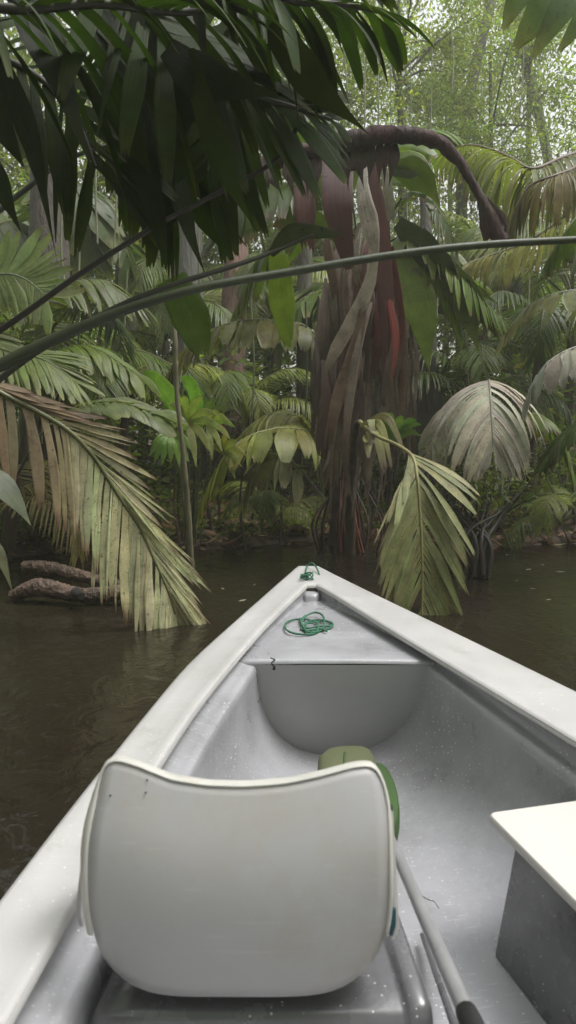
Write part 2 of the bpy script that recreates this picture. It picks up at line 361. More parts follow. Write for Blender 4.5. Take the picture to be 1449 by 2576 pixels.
# flange: outer lip, shallow top, inner edge
mb = MB()
for sg in (-1, 1):
    rows = []
    for i in range(NS + 1):
        xo = (XoL if sg < 0 else XoR)[i]; xi = (XiL if sg < 0 else XiR)[i]; yo = ysO[i]; yi = ysI[i]; zo = zg(yo); zi = zg(yi)
        o = V((xo, yo, zo)); n = V((xi, yi, zi)); r = []
        r.append(o + V((-sg * .012, 0, -.05))); r.append(o + V((0, 0, -.045))); r.append(o + V((0, 0, -.008)));
        for f, dz in ((.03, 0.), (.12, .004), (.3, .001), (.6, -.001), (.8, .003), (.93, .006), (.985, .004)): r.append(o.lerp(n, f) + V((0, 0, dz)))
        r.append(n + V((-sg * .002, 0, -.006)))
        r.append(n + V((-sg * .003, 0, -.012)))
        rows.append(r if sg > 0 else r)
    mb.grid(rows)
    if sg < 0: first = rows[0]
    else: mb.grid([first, rows[0]])
mb.build('gunwale', M['gel_white'], boat)
# outer hull
mb = MB(); rows = []
for i in range(NS + 1):
    y = ysO[i]; xl = XoL[i] + .012; xr = XoR[i] - .012; xc = (xl + xr) / 2; w = (xr - xl) / 2; z0 = zg(y) - .046; kz = -.12 + .5 * clamp(1 - i / 9.) ** 2
    r = []
    for k in range(-10, 11):
        a = abs(k) / 10; x = xc + (1 if k > 0 else -1) * w * (a ** .8); r.append(V((x, y - .25 * (1 - a ** 1.5) * clamp(1 - i / 8.), lerp(kz, z0, a ** 2.4))))
    rows.append(r)
mb.grid(rows); mb.build('outer_hull', M['gel_white'], boat)
# transom
mb = MB(); a = rows[-1]; mb.add([V((p.x, p.y, p.z)) for p in a], [tuple(range(len(a)))])
mb.build('transom', M['gel_white'], boat, smooth=False)
# bow locker: triangular deck and curved bulkhead
ZD = .478
eL = PZ(634, 1662, ZD); eR = PZ(1056, 1657, ZD); YB = (eL.y + eR.y) / 2
print('bulkhead y', YB, eL, eR)
def in_x(y, sg, z):
    """x of the inner surface at height z"""
    best = None; k = min(range(NS + 1), key=lambda q: abs(ysI[q] - y)); k2 = k + 1 if ysI[k] > y else k - 1; k2 = min(max(k2, 0), NS)
    def one(i):
        p = inner_side(i, sg)
        for a, b in zip(p, p[1:]):
            if a.z >= z >= b.z: return lerp(a.x, b.x, (a.z - z) / (a.z - b.z + 1e-9))
        return p[-1].x
    t = (ysI[k] - y) / (ysI[k] - ysI[k2] + 1e-9); return lerp(one(k), one(k2), t)
mb = MB(); rows = []
for i in range(15):
    y = lerp(YB, TI.y - .012, i / 14); xl = in_x(y, -1, ZD) - .004; xr = in_x(y, 1, ZD) + .004
    if i == 14: xm = (xl + xr) / 2; xl = lerp(xl, xm, .3); xr = lerp(xr, xm, .3)
    rows.append([V((lerp(xl, xr, j / 12), y, ZD + .004 * math.sin(j / 12 * math.pi))) for j in range(13)])
xl, xr = rows[0][0].x, rows[0][-1].x; q = []
for k in range(1, 6):
    a = k / 5 * math.pi / 2; q.append([V((p.x, YB - .014 * math.sin(a), p.z - .014 * (1 - math.cos(a)))) for p in rows[0]])
rows = q[::-1] + rows; mb.grid(rows)
mb.build('bow_deck', M['gel_grey'], boat)
mb = MB(); ib = TI.y - .055; xm = TI.x; zt_ = zg(TI.y) - .03
pr_ = [V((xm - .05, ib + .055, 0)), V((xm - .028, ib + .004, 0)), V((xm - .018, ib, 0)), V((xm + .018, ib, 0)), V((xm + .028, ib + .004, 0)), V((xm + .05, ib + .055, 0))]
mb.grid([[V((p.x, p.y - .02 * (1 - k / 3), lerp(ZD - .01, zt_, k / 3))) for p in pr_] for k in range(4)] + [[V((p.x, p.y + .004 + (.05 if 0 < j < 5 else 0), zt_ + .004)) for j, p in enumerate(pr_)]])
mb.build('stem_block', M['gel_grey'], boat)
mb = MB(); rows = []
for i in range(12):
    z = lerp(ZD - .014, FLOOR - .01, i / 11); a = in_x(YB, -1, z) - .01; b = in_x(YB, 1, z) + .01
    rows.append([V((lerp(a, b, j / 16), YB - .014 + .10 * (i / 11) , z)) for j in range(17)])
mb.grid(rows); mb.build('bulkhead', solid('bulkhead_gelcoat', (.38, .38, .385), .4, .08, 5, .15, 60, coat=.2, dist=.001), boat)
# chair pedestal box (left) with a rounded right edge
mb = MB(); ZB = .385
ya = PZ(600, 2537, ZB).y; xr0 = PZ(1090, 2537, ZB); xr1 = PZ(1002, 2290, ZB); yb = 1.62
rows = []
prof = [(0, -.25), (0, -.02), (.006, -.006), (.02, 0)]
def boxrow(y, dz):
    xl = in_x(y, -1, ZB) + .015; t = (y - ya) / (xr1.y - ya); xr = lerp(xr0.x, xr1.x, t)
    r = [V((xl, y, ZB - .25)), V((xl, y, ZB - .012)), V((xl + .012, y, ZB))] + [V((lerp(xl + .012, xr - .05, k / 8), y, ZB - .0 + dz)) for k in range(1, 9)]
    for k in range(0, 7):
        a = math.pi * k / 6; r.append(V((xr - .022 - .02 * math.cos(a), y, ZB + .012 * math.sin(a))))
    r.append(V((xr + .002, y, ZB - .28))); return r
rows = [boxrow(lerp(ya, yb, i / 8), 0) for i in range(9)]
r0 = rows[0]; f1 = [V((p.x, ya - .01, p.z - .012 if p.z > .3 else p.z)) for p in r0]; f2 = [V((p.x, ya - .016, p.z - .03 if p.z > .3 else p.z)) for p in r0]; f3 = [V((p.x, ya - .02, min(p.z, FLOOR))) for p in r0]
rN = rows[-1]; b3 = [V((p.x, yb + .01, min(p.z, FLOOR))) for p in rN]
mb.grid([f3, f2, f1] + rows + [b3]); mb.build('seat_pedestal', M['gel_dark'], boat)
# side bench on the right: cabinet and cream lid
ZL = .42; c0 = PZ(1225, 2043, ZL); c1 = PZ(1449, 2268, ZL); c2 = PZ(1449, 2019, ZL)
dl = (c1 - c0).normalized(); df = (c2 - c0).normalized(); df = (df - dl * df.dot(dl)).normalized()
mb = MB(); A = c0; pts = []
def rrect(o, a, b, la, lb, r, n=5):
    out = []
    for (ca, cb, s) in ((r, r, 180), (la - r, r, 270), (la - r, lb - r, 0), (r, lb - r, 90)):
        for k in range(n + 1):
            t = math.radians(s + 90 * k / n); out.append(o + a * (ca + r * math.cos(t)) + b * (cb + r * math.sin(t)))
    return out
def slab(mb, ring, z0, z1, b):
    c = sum(ring, V()) / len(ring); rows = []
    for z, s in ((z0, -b), (z0 + b, 0), (z1 - b, 0), (z1 - b * .3, -b * .3), (z1, -b)):
        rows.append([V((p.x, p.y, z)) + (V((p.x - c.x, p.y - c.y, 0)).normalized() * s) for p in ring])
    mb.grid(rows, close=True); n = len(ring); mb.add(rows[-1], [tuple(range(n))]); mb.add(rows[0], [tuple(range(n))[::-1]])
bench = thing('bench', (c0.x + .2, c0.y - .4, FLOOR), 'grey cabinet seat with a cream lid, right of the white chair, cut by the frame', 'bench')
slab(mb, rrect(c0 + V((0, 0, 0)), dl, df, .80, .36, .018), ZL - .022, ZL, .006); mb.build('lid', M['lid'], bench)
mb = MB(); o = c0 + dl * .075 + df * .028; ft = [o, o + dl * .68, o + dl * .68 + df * .3, o + df * .3]; top = [V((p.x, p.y, ZL - .024)) for p in ft]; bot = [V((p.x - .035, p.y + .01, FLOOR + .02)) for p in ft[:2]] + [V((p.x, p.y, FLOOR + .02)) for p in ft[2:]]
mb.grid([top, bot], close=True); mb.add(top, [(0, 1, 2, 3)]); mb.build('cabinet', M['gel_dark'], bench, smooth=False, bevel=.008)
# ------------------------------------------------------------------ chair
chair = thing('chair', (-.05, 1.15, ZB), 'white plastic shell chair seen from behind, standing in the boat', 'chair')
CH = {'top': [(243, 1958), (262, 1925), (292, 1914), (345, 1930), (430, 1965), (520, 1979), (620, 1982), (720, 1974), (810, 1955), (880, 1935), (915, 1928), (950, 1934), (975, 1962)]}
NXc = 24; NZc = 22; rows = []
def topv(u):
    t = CH['top']
    if u <= t[1][0]: return t[1][1]
    for a, b in zip(t[1:], t[2:-1]):
        if u <= b[0]: return lerp(a[1], b[1], (u - a[0]) / (b[0] - a[0]))
    return t[-2][1]
def shell(s, q, off=0):
    """s -1..1 across, q 0 top .. 1 bottom of back (then under)"""
    uL = interp([262, 250, 243, 232, 224, 221, 221, 223, 228, 237, 254], q); uR = interp([948, 966, 972, 975, 976, 977, 978, 978, 976, 969, 950], q)
    u = lerp(uL, uR, (s + 1) / 2); vt = topv(u); vb = 2508 - 108 * abs(s) ** 5
    v = lerp(vt, vb, q)
    d = 1.15 - .035 * math.sin(q * math.pi * .8) + .0 * q - .022 * (1 - abs(s) ** 2.2) + .05 * q ** 3
    return P(u, v, d + off)
for j in range(NZc + 1):
    rows.append([shell(-1 + 2 * i / NXc, j / NZc) for i in range(NXc + 1)])
last = rows[-1]
for k in range(1, 9):
    t = k / 8; a = t * math.pi / 2
    rows.append([p + V((-(p.x + .04) * .04 * t, .05 * math.sin(a) + .32 * max(0, t - .35), -.012 * math.sin(a) + .02 * t)) for p in last])
mb = MB(); mb.grid(rows); sh = mb.build('shell', M['plastic'], chair)
so_ = sh.modifiers.new('thick', 'SOLIDIFY'); so_.thickness = .004; so_.offset = 1
# rolled rim round the top and sides, turned forward
rim = [shell(-1, q / 10) for q in range(9, 0, -1)] + [shell(-1 + 2 * i / 24, 0) for i in range(25)] + [shell(1, q / 10) for q in range(1, 10)]
mb = MB(); R2 = []
cx = sum(p.x for p in rim) / len(rim)
for i, p in enumerate(rim):
    side_l = clamp((9 - i) / 3) ; side_r = clamp((i - 33) / 3); out_ = V((-1, 0, 0)) * side_l + V((1, 0, 0)) * side_r + V((0, 0, 1)) * (1 - max(side_l, side_r)); out_.normalize()
    wd = .007 + .008 * side_l + .002 * side_r
    R2.append([p, p + out_ * .003 + V((0, -.003, 0)), p + out_ * wd * .5 + V((0, -.001, 0)), p + out_ * wd + V((0, .007, -.000)), p + out_ * (wd - .001) + V((0, .022, -.004)), p + out_ * (wd - .006) + V((0, .02, -.004))])
mb.grid(R2); rm = mb.build('rim', M['plastic_edge'], chair)
md = rm.modifiers.new('sub', 'SUBSURF'); md.levels = 1; md.render_levels = 1
# side wing of the seat shell, seen past the left and right edge, and feet
for sg, path in ((-1, [(236, 2000), (222, 2100), (205, 2200), (198, 2290), (205, 2330)]), (1, [(984, 2040), (990, 2150), (996, 2260), (998, 2330), (990, 2362)])):
    mb = MB(); pp = spline([P(u, v, 1.17) for u, v in path], 14); rows = []
    for i, p in enumerate(pp):
        t = i / 13; dpt = .02 + .20 * t ** 1.5
        rows.append([p + V((sg * -.004, -.002, 0)), p + V((sg * .003, 0, 0)), p + V((sg * .004, .012, 0)), p + V((sg * .004, dpt, -.01 * t)), p + V((-sg * .006, dpt, -.012 * t))])
    mb.grid(rows); mb.build('side_wing', M['plastic'], chair)
mb = MB(); c = P(600, 2480, 1.1)
for dx in (-.11, .11):
    for dy in (.2, .34):
        mb = MB(); mb.tube([V((c.x + dx, c.y + dy, ZB - .0)), V((c.x + dx, c.y + dy, c.z + .02))], .014, 10); mb.build('foot', M['plastic_edge'], chair)

# teal object on the seat
mb = MB(); q = [P(990, 2285, 1.16), P(987, 2325, 1.16), P(984, 2352, 1.16)]; mb.tube(q, [.004, .006, .003], 8, n=10)
tag(mb.build('bottle', M['teal'], smooth=True), 'thin teal plastic object peeping out at the right edge of the chair', 'bottle')
# small marks on the chair back: screws
for u, v in ((362, 1982), (363, 2014), (275, 2046)):
    a = shell((u - 243) / 738 * 2 - 1, clamp((v - 1960) / 545), -.002); mb = MB(); mb.tube([a, a + V((0, -.0015, 0))], [.0018, .0012], 8); mb.build('screw', M['black'], chair)
# ------------------------------------------------------------------ paddle
mb = MB(); a = PZ(955, 2050, .125); b = P(1180, 2562, 1.06); e = b + (b - a).normalized() * .5
pad = thing('paddle', a, 'long grey paddle with black grip lying on the boat floor beside the chair', 'paddle')
mb.tube([a, a.lerp(b, .5), b], .0135, 14, n=16); mb.build('shaft', M['pole'], pad)
mb = MB(); g = b + (a - b).normalized() * .018; mb.tube([g, g.lerp(e, .1), e], [.014, .017, .015], 14, n=8); mb.build('grip', M['black'], pad)
mb = MB(); dd = (a - b).normalized(); sdv = V((1, 0, 0)); r_ = []
for k in range(9):
    t = k / 8; wv = .02 + .055 * math.sin(min(1, t * 1.6) * math.pi / 2) * (1 - .3 * max(0, t - .7)); c_ = a + V((dd.x, dd.y, 0)) * .3 * t
    r_.append([c_ + sdv * -wv + V((0, 0, -.003)), c_ + V((0, 0, .006)), c_ + sdv * wv + V((0, 0, -.003)), c_ + V((0, 0, -.008))])
mb.grid(r_, close=True); mb.build('paddle_blade', M['pole'], pad)
# batten lying by the paddle
mb = MB(); a = PZ(1062, 2352, .13); b = PZ(1150, 2600, .19); mb.tube([a, b], [.006, .009], 6, n=4)
tag(mb.build('batten', M['gel_dark']), 'thin dark strip lying under the grey paddle', 'batten')
# twig on floor
mb = MB(); mb.tube([PZ(u, v, .135) for u, v in ((1056, 2250), (1075, 2262), (1092, 2268), (1104, 2285))], [.0012, .001], 5, n=12)
tag(mb.build('twig', solid('twig_skin', (.07, .05, .04), .8)), 'fine curved brown twig on the grey boat floor', 'twig')
# ------------------------------------------------------------------ olive bag
bag = thing('bag', PZ(890, 2040, FLOOR), 'olive green padded bag on the boat floor behind the chair', 'bag')
def lump(mb, pts, zt, zb, puff=.02):
    c = sum(pts, V()) / len(pts); ring = spline(pts + [pts[0]], 41)[:-1]; rows = []
    for z, s in ((zb, .8), (lerp(zb, zt, .15), .96), (lerp(zb, zt, .5), 1.05), (lerp(zb, zt, .8), 1.04), (lerp(zb, zt, .95), 1.), (zt, .97), (zt + puff * .4, .86), (zt + puff * .6, .5), (zt + puff * .65, .2)):
        rows.append([V((c.x + (p.x - c.x) * s, c.y + (p.y - c.y) * s, z)) for p in ring])
    mb.grid(rows, close=True); mb.add(rows[-1], [tuple(range(40))])
ZT = .235
mb = MB(); lump(mb, [PZ(*q, ZT) for q in ((803, 1900), (835, 1878), (905, 1874), (935, 1890), (948, 1930), (960, 2000), (940, 2040), (870, 2050), (812, 2040), (801, 1960))], ZT, FLOOR + .01); body = mb.build('body', M['olive'], bag)
mb = MB(); lump(mb, [PZ(*q, ZT - .035) for q in ((930, 1915), (965, 1922), (990, 1960), (1003, 2010), (1000, 2060), (970, 2080), (935, 2050), (930, 1990))], ZT - .035, FLOOR + .01, .01); mb.build('side_pocket', M['olive_dark'], bag)
mb = MB(); mb.tube([PZ(u, v, ZT + .012) for u, v in ((868, 1893), (866, 1930), (867, 1990))], .004, 6, n=8); mb.build('seam', M['olive_dark'], bag)
# ------------------------------------------------------------------ rope
rope = thing('rope', P(780, 1560, 3.3), 'thin green mooring rope knotted through the bow and coiled on the bow deck', 'rope')
mb = MB(); RR = .0042
k0 = pg(772, 1456, .006)
kn = [k0 + V((.034 * math.cos(a * 2.1) * math.sin(a * .7 + 1), .032 * math.sin(a * 1.7), .014 + .012 * math.sin(a * 3.1))) for a in [i * .33 for i in range(60)]]
mb.tube(kn[:44], RR * .8, 6); mb.build('knot', M['rope'], rope)
mb = MB()
zt = ZD + .012
ta = [pg(768, 1448, .01), pg(772, 1425, .012), P(786, 1417, TIP.y * .99), P(800, 1436, 3.7), P(806, 1470, 3.6), P(800, 1505, 3.5), P(782, 1535, 3.4), PZ(765, 1552, zt), PZ(754, 1560, zt)]
mb.tube(ta, RR, 6, n=60); mb.build('line', M['rope'], rope)
mb = MB()
co_ = [(754, 1556), (760, 1572), (775, 1590), (800, 1588), (830, 1580), (836, 1568), (810, 1560), (780, 1562), (762, 1575), (770, 1588), (795, 1590), (800, 1570), (780, 1560), (745, 1558), (722, 1565), (717, 1578), (730, 1590), (760, 1596), (790, 1594), (812, 1580), (816, 1560), (808, 1545), (790, 1541), (770, 1550), (758, 1568), (770, 1580), (800, 1576), (832, 1574), (834, 1566), (815, 1562), (790, 1566), (770, 1570), (758, 1582), (775, 1586), (805, 1582), (822, 1588)]
mb.tube([PZ(u, v, zt + .003 * math.sin(i * 1.3) + (.012 if 20 <= i <= 23 else 0)) for i, (u, v) in enumerate(co_)], RR, 6, n=220); mb.build('coil', M['rope'], rope)
# small black catch on the bulkhead edge
mb = MB(); f0 = V((0, -.022, 0)); mb.tube([P(u, v, (PZ(686, 1662, ZD).y - .015) / FW.y + dd) for u, v, dd in ((680, 1655, -.06), (691, 1660, -.06), (683, 1668, -.055), (690, 1676, -.06), (689, 1685, -.06))], [.002, .003, .002, .004, .005], 6, n=16)
tag(mb.build('hook', M['black']), 'small black bent hook on the edge of the bow deck', 'hook')

HAZE = True
RGT = V((1, 0, 0)); rng.seed(11)
def palm(u, v, d, label, cat='palm', group=None, name='palm_tree'):
    return thing(name, P(u, v, d), label, cat, group)
def trunk(parent, path, rad, col=(.10, .075, .055), k=12, n=24, name='trunk', ru=.06):
    mb = MB(); mb.tube([P(*p) for p in path], rad, k, col, n=n, ru=ru); return mb.build(name, M['bark'], parent)
# ---- frond A palm, left foreground
pA = palm(-230, 1330, 4.6, 'palm at the left edge whose long yellowing frond dips into the water beside the log')
trunk(pA, [(-240, 1600, 4.9), (-235, 1200, 4.8), (-220, 700, 4.8), (-200, 300, 4.9)], [.1, .09, .08])
pix_frond(pA, [(-200, 900, 4.3), (-90, 935, 4.2), (0, 987, 4.2), (151, 1068, 4.3), (229, 1141, 4.4), (297, 1245, 4.5), (349, 1323, 4.6), (385, 1401, 4.65), (420, 1480, 4.7), (440, 1545, 4.75)],
    side=V((.75, .45, .55)), n=100, pleatsL=(1, 4), miss=.03, L=[.35, .5, .7, .62, .36], LL=[.55, .62, .70, .74, .5, .3], ang=(19, 10), angL=(58, 15), droop=.12, droopL=2.6, pleats=(1, 2), gap=.13, t0=.15,
    mat='leaf_dry', tip=(.17, .09, .06), K=9, rad=(.02, .005), stemcol=OLIVE, jag=.14, wmax=1.1,
    colf=lambda t, s: mixc((.21, .155, .10), (.50, .49, .30), clamp(t * 4.2 - .55)) , label='long yellow-green frond with brown torn tips reaching the water')
# grey leaf lower left
mb = MB(); blade(mb, [(-60, 1170, 4.0), (0, 1215, 4.0), (45, 1270, 4.0), (85, 1335, 4.0)], [20, 38, 34, 6], 5, (.07, .08, .06), point=True, turn=.6); mb2 = MB(); blade(mb2, [(-50, 1330, 3.8), (0, 1400, 3.8), (35, 1500, 3.8)], [18, 22, 6], 4, (.07, .07, .05), point=True, turn=.6)
g = thing('broadleaf_plant', P(-70, 1400, 4), 'broad grey-green leaves poking in at the lower left edge by the log', 'plant'); mb.build('leaf', M['leaf'], g); mb2.build('leaf', M['leaf'], g); trunk(g, [(-70, 1640, 4), (-65, 1300, 4), (-60, 1170, 4)], [.02, .012], (.06, .06, .03), name='stem')
# ---- frond B palm
pB = palm(900, 1370, 6.9, 'leaning palm clump whose olive frond hangs in a chevron into the water off the bow')
pix_frond(pB, [(905, 1060, 6.0), (944, 1094, 5.7), (1000, 1120, 5.35), (1038, 1150, 5.2), (1050, 1203, 5.1), (1056, 1276, 5.06), (1061, 1360, 5.03), (1063, 1464, 5.03), (1061, 1560, 5.03)],
    side=RGT, miss=.05, n=64, L=[.5, .72, .66, .55, .45, .32], ang=(34, 27), droop=.7, pleats=(1, 3), gap=.2, t0=.33, t1=1., mat='leaf_dry', tip=(.16, .15, .07), K=8, rad=(.016, .006), stemcol=(.22, .2, .08), jag=.1, col=(.19, .20, .085), wmax=1.35, colvar=.15, lift=-.05, label='olive frond hanging straight down into the water')
mb = MB()
for i in range(9):
    u = rng.uniform(900, 1010); blade(mb, [(905 + i * 6, 1070 + i * 4, 5.9), ((905 + u) / 2 + 20, 1075 + rng.uniform(-30, 40), 5.8), (u + 20, 1140 + rng.uniform(-30, 70), 5.7)], [5, 11, 3], 2, YEL, BROWN)
mb.build('torn_leaf', M['leaf_dry'], pB)
trunk(pB, [(880, 1400, 7.3), (885, 1200, 6.9), (895, 1080, 6.4), (905, 1060, 6.0)], [.05, .04, .03, .02], (.08, .06, .04))
# ---- umbrella frond C, with D and E : palms on the right bank
pC = palm(1230, 1420, 6.6, 'palm with a pale grey umbrella-shaped frond over the mangrove stems on the right')
pix_frond(pC, [(1262, 1250, 6.8), (1252, 1080, 6.6), (1236, 975, 6.3), (1230, 957, 6.0), (1233, 985, 5.75), (1236, 1040, 5.65), (1239, 1090, 5.6), (1240, 1125, 5.6)],
    side=RGT, miss=.06, n=60, L=[.66, .66, .55, .4, .24], ang=(84, 24), droop=2.9, pleats=(1, 3), gap=.16, t0=.40, t1=1, mat='leaf_dry', col=(.36, .335, .27), tip=(.27, .23, .17), K=10, fill=1.12, rad=(.014, .004), stemcol=GREY, jag=.12, colvar=.14, wmax=1.2, label='pale grey drooping frond shaped like an umbrella')
pix_frond(pC, [(1262, 1250, 6.8), (1220, 1060, 6.9), (1170, 1010, 6.7), (1120, 1040, 6.4), (1090, 1120, 6.3)], n=20, L=[.4, .5, .3], ang=(60, 30), droop=4., pleats=(1, 3), t0=.3, mat='leaf_dry', col=(.24, .235, .16), tip=GREY, K=8)
pix_frond(pC, [(1262, 1250, 6.8), (1280, 1100, 7.0), (1340, 1040, 7.0), (1400, 1080, 7.0), (1440, 1180, 7.0)], n=22, L=[.4, .5, .3], ang=(60, 30), droop=3., pleats=(1, 2), t0=.3, col=MID, K=7)
pD = palm(1560, 1380, 6.0, 'palm outside the right edge with pale arched fronds reaching in at mid height')
pix_frond(pD, [(1580, 900, 5.6), (1500, 868, 5.5), (1430, 880, 5.45), (1370, 920, 5.4), (1330, 985, 5.4)], side=V((.2, 1, 0)), n=20, L=[.4, .42, .36, .25], ang=(70, 30), droop=5., pleats=(2, 4), gap=.03, t0=.1, mat='leaf_dry', col=(.25, .245, .2), tip=GREY, K=9, jag=.1, colvar=.12)
pix_frond(pD, [(1600, 700, 6.2), (1500, 722, 6.1), (1400, 738, 6.0), (1330, 770, 6.0), (1272, 838, 6.0)], side=V((.2, 1, 0)), n=26, L=[.34, .3, .2], ang=(70, 30), droop=5., pleats=(1, 3), t0=.1, mat='leaf', col=(.17, .18, .14), tip=GREY, K=8)
pix_frond(pD, [(1600, 1020, 5.9), (1500, 1040, 5.9), (1420, 1090, 5.9), (1370, 1160, 5.9)], n=22, L=[.4, .35, .2], ang=(60, 30), droop=2., pleats=(1, 2), t0=.1, col=DARK, K=7)
trunk(pD, [(1600, 1420, 6.2), (1610, 1000, 6.2), (1600, 600, 6.3)], [.11, .1, .09])
# ---- upper right palm
pN = palm(1520, 1300, 6.8, 'tall palm at the right edge with hanging leaflets below the bright canopy')
trunk(pN, [(1540, 1380, 7.2), (1530, 900, 7.2), (1500, 380, 6.9)], [.1, .09, .08])
NK = dict(side=V((.1, 1, .1)), droop=6., pleats=(1, 2), gap=.25, K=8, rad=(.02, .006))
pix_frond(pN, [(1500, 370, 6.6), (1420, 395, 6.4), (1340, 425, 6.2), (1290, 400, 6.3), (1240, 378, 6.4), (1180, 365, 6.5), (1110, 385, 6.7)], n=56, L=[.45, .6, .62, .5, .2], ang=(70, 30), col=(.13, .145, .07), tip=BROWN, stemcol=(.08, .045, .03), t0=.1, **NK)
pix_frond(pN, [(1500, 370, 6.6), (1449, 420, 6.2), (1400, 440, 6.0), (1330, 470, 6.0), (1290, 540, 6.0)], n=36, L=[.5, .55, .3], ang=(60, 30), col=(.12, .10, .06), tip=BROWN, stemcol=(.08, .045, .03), t0=.05, **NK)
pix_frond(pN, [(1520, 370, 6.6), (1500, 480, 6.1), (1440, 560, 5.9), (1380, 650, 5.9)], n=30, L=[.4, .5, .2], ang=(60, 30), col=MID, t0=.05, **NK)
pix_frond(pN, [(1500, 370, 6.6), (1440, 520, 7.2), (1340, 600, 7.5), (1240, 640, 7.6), (1180, 660, 7.6)], n=30, L=[.4, .5, .2], ang=(60, 30), col=(.2, .19, .13), t0=.15, **NK)
# near top-right leaf
pT = palm(1620, 1400, 3.2, 'near palm beyond the right edge whose green blades hang in at the top right corner')
mb = MB()
for (a, b, c, w_) in (((1520, -160), (1400, -20), (1290, 130), 60), ((1540, -160), (1440, -20), (1335, 150), 45), ((1560, -120), (1480, 20), (1400, 140), 30), ((1500, -160), (1340, -60), (1262, 80), 45)):
    blade(mb, [(*a, 2.9), (*b, 2.8), (*c, 2.8)], [w_ * .5, w_, w_ * .7, w_ * .15], 5, (.06, .10, .03), OLIVE)
mb.build('frond', M['leaf'], pT); trunk(pT, [(1700, 1700, 3.3), (1690, 600, 3.3), (1560, -160, 3.)], [.07, .05, .03])
# ---- central palm: trunk, dead hanging skirt, red-brown bent spathe
pF = palm(880, 1365, 7.7, 'central palm wrapped in hanging brown dead leaves behind the bow')
trunk(pF, [(865, 1400, 7.9), (870, 1200, 7.8), (880, 900, 7.7), (890, 640, 7.7)], [.17, .14, .12, .12], (.075, .05, .036), k=16, n=40, ru=.14)
mb = MB()
dead = [((905, 560), (880, 760), (850, 980), (820, 1170), 46), ((930, 640), (905, 800), (850, 960), (835, 1130), 60), ((880, 500), (850, 700), (815, 900), (790, 1050), 50), ((960, 620), (960, 780), (940, 950), (890, 1180), 50),
        ((990, 640), (1010, 800), (990, 960), (960, 1090), 46), ((1040, 800), (1035, 900), (1020, 990), (980, 1080), 44), ((860, 900), (850, 1050), (840, 1150), (810, 1240), 62), ((905, 900), (880, 1050), (862, 1150), (850, 1240), 52),
        ((820, 700), (810, 820), (800, 900), (785, 1020), 36), ((1060, 900), (1050, 960), (1040, 1010), (1020, 1060), 36)]
DC = [(.11, .07, .048), (.14, .105, .08), (.07, .042, .03), (.17, .14, .115)]
for i in range(74):
    t = rng.random(); u = 800 + 230 * t + rng.uniform(-15, 15); v = rng.uniform(520, 860) if i % 2 else rng.uniform(640, 960); ln = rng.uniform(160, 330); dr = (860 - u) * .18
    red = 930 < u < 1015 and v < 760; dp = rng.uniform(6.75, 7.1); wq = rng.uniform(5, 15)
    mb = MB(); blade(mb, [(u, v, dp), (u + dr * .3 + rng.uniform(-10, 10), v + ln * .35, dp - .05), (u + dr * .7 + rng.uniform(-14, 14), v + ln * .7, dp - .05), (u + dr + rng.uniform(-22, 22), v + ln, dp)], [wq * .3, wq, wq * .9, wq * .5], 3, (.075, .016, .012) if red else rng.choice(DC), BROWN, amp=.35, jag=.16, turn=rng.uniform(-.9, .9), K=16); mb.build('dead_leaf', M['leaf_dry'], pF)
for i, (a, b, c, d_, w_) in enumerate(dead[::2]):
    w_ *= .42
    dp = 7.0 + .1 * (i % 4)
    mb = MB(); blade(mb, [(*a, dp), (*b, dp - .1), (*c, dp - .12), (*d_, dp)], [w_ * .3, w_, w_, w_ * .9, w_ * .55], 6, mixc(BROWN, (.12, .095, .07), rng.random()), BROWN, amp=.16, jag=.14, turn=rng.uniform(-.5, .5)); mb.build('dead_leaf', M['leaf_dry'], pF)
mb = MB()
for i in range(90):
    u = rng.uniform(790, 1050); v = rng.uniform(820, 1080)
    blade(mb, [(u, v, 6.85), (u + rng.uniform(-8, 8), v + 90, 6.85), (u + rng.uniform(-25, 15), v + rng.uniform(150, 260), 6.85)], [2, rng.uniform(2.5, 8), 1.5], 1, jit(mixc(BROWN, GREY, rng.random() * .5), .4), jag=.03)
mb.build('dead_fibre', M['leaf_dry'], pF)
mb = MB()
blade(mb, [(770, 400, 5.6), (768, 520, 5.55), (775, 640, 5.6)], [26, 30, 20], 4, REDB, jag=.12, amp=.25, turn=.4); blade(mb, [(850, 380, 5.6), (850, 520, 5.5), (880, 680, 5.6)], [42, 38, 12], 5, (.06, .02, .018))
blade(mb, [(962, 640, 5.8), (980, 760, 5.8), (996, 850, 5.8), (985, 960, 5.8)], [6, 10, 12, 3], 2, (.10, .016, .012), amp=.35, jag=.1, turn=.6); blade(mb, [(985, 620, 5.85), (1000, 740, 5.85), (1012, 830, 5.85), (1004, 900, 5.85)], [6, 13, 9, 2], 2, (.085, .016, .012), amp=.35, jag=.12, turn=-.5); blade(mb, [(948, 640, 5.9), (960, 760, 5.9), (968, 850, 5.9), (962, 980, 5.9)], [5, 11, 9, 3], 2, (.06, .016, .012), amp=.35, jag=.12, turn=.3); blade(mb, [(930, 420, 5.7), (950, 560, 5.7), (975, 760, 5.7)], [16, 30, 16], 3, REDB)
o = mb.build('red_leaf', M['leaf_dry'], pF); o['label'] = 'dead red-brown leaf hanging below the bent stalk'
mb = MB()
mb.tube([P(*q) for q in ((600, 440, 5.0), (690, 405, 5.0), (800, 375, 4.95), (900, 350, 4.9), (1000, 338, 4.9), (1090, 352, 4.9), (1150, 400, 4.9), (1200, 480, 4.9), (1235, 545, 4.9), (1262, 610, 4.9))], [.03, .05, .062, .062, .055, .048, .036, .026, .045, .05], 9, (.03, .010, .010), n=60, ru=.2)
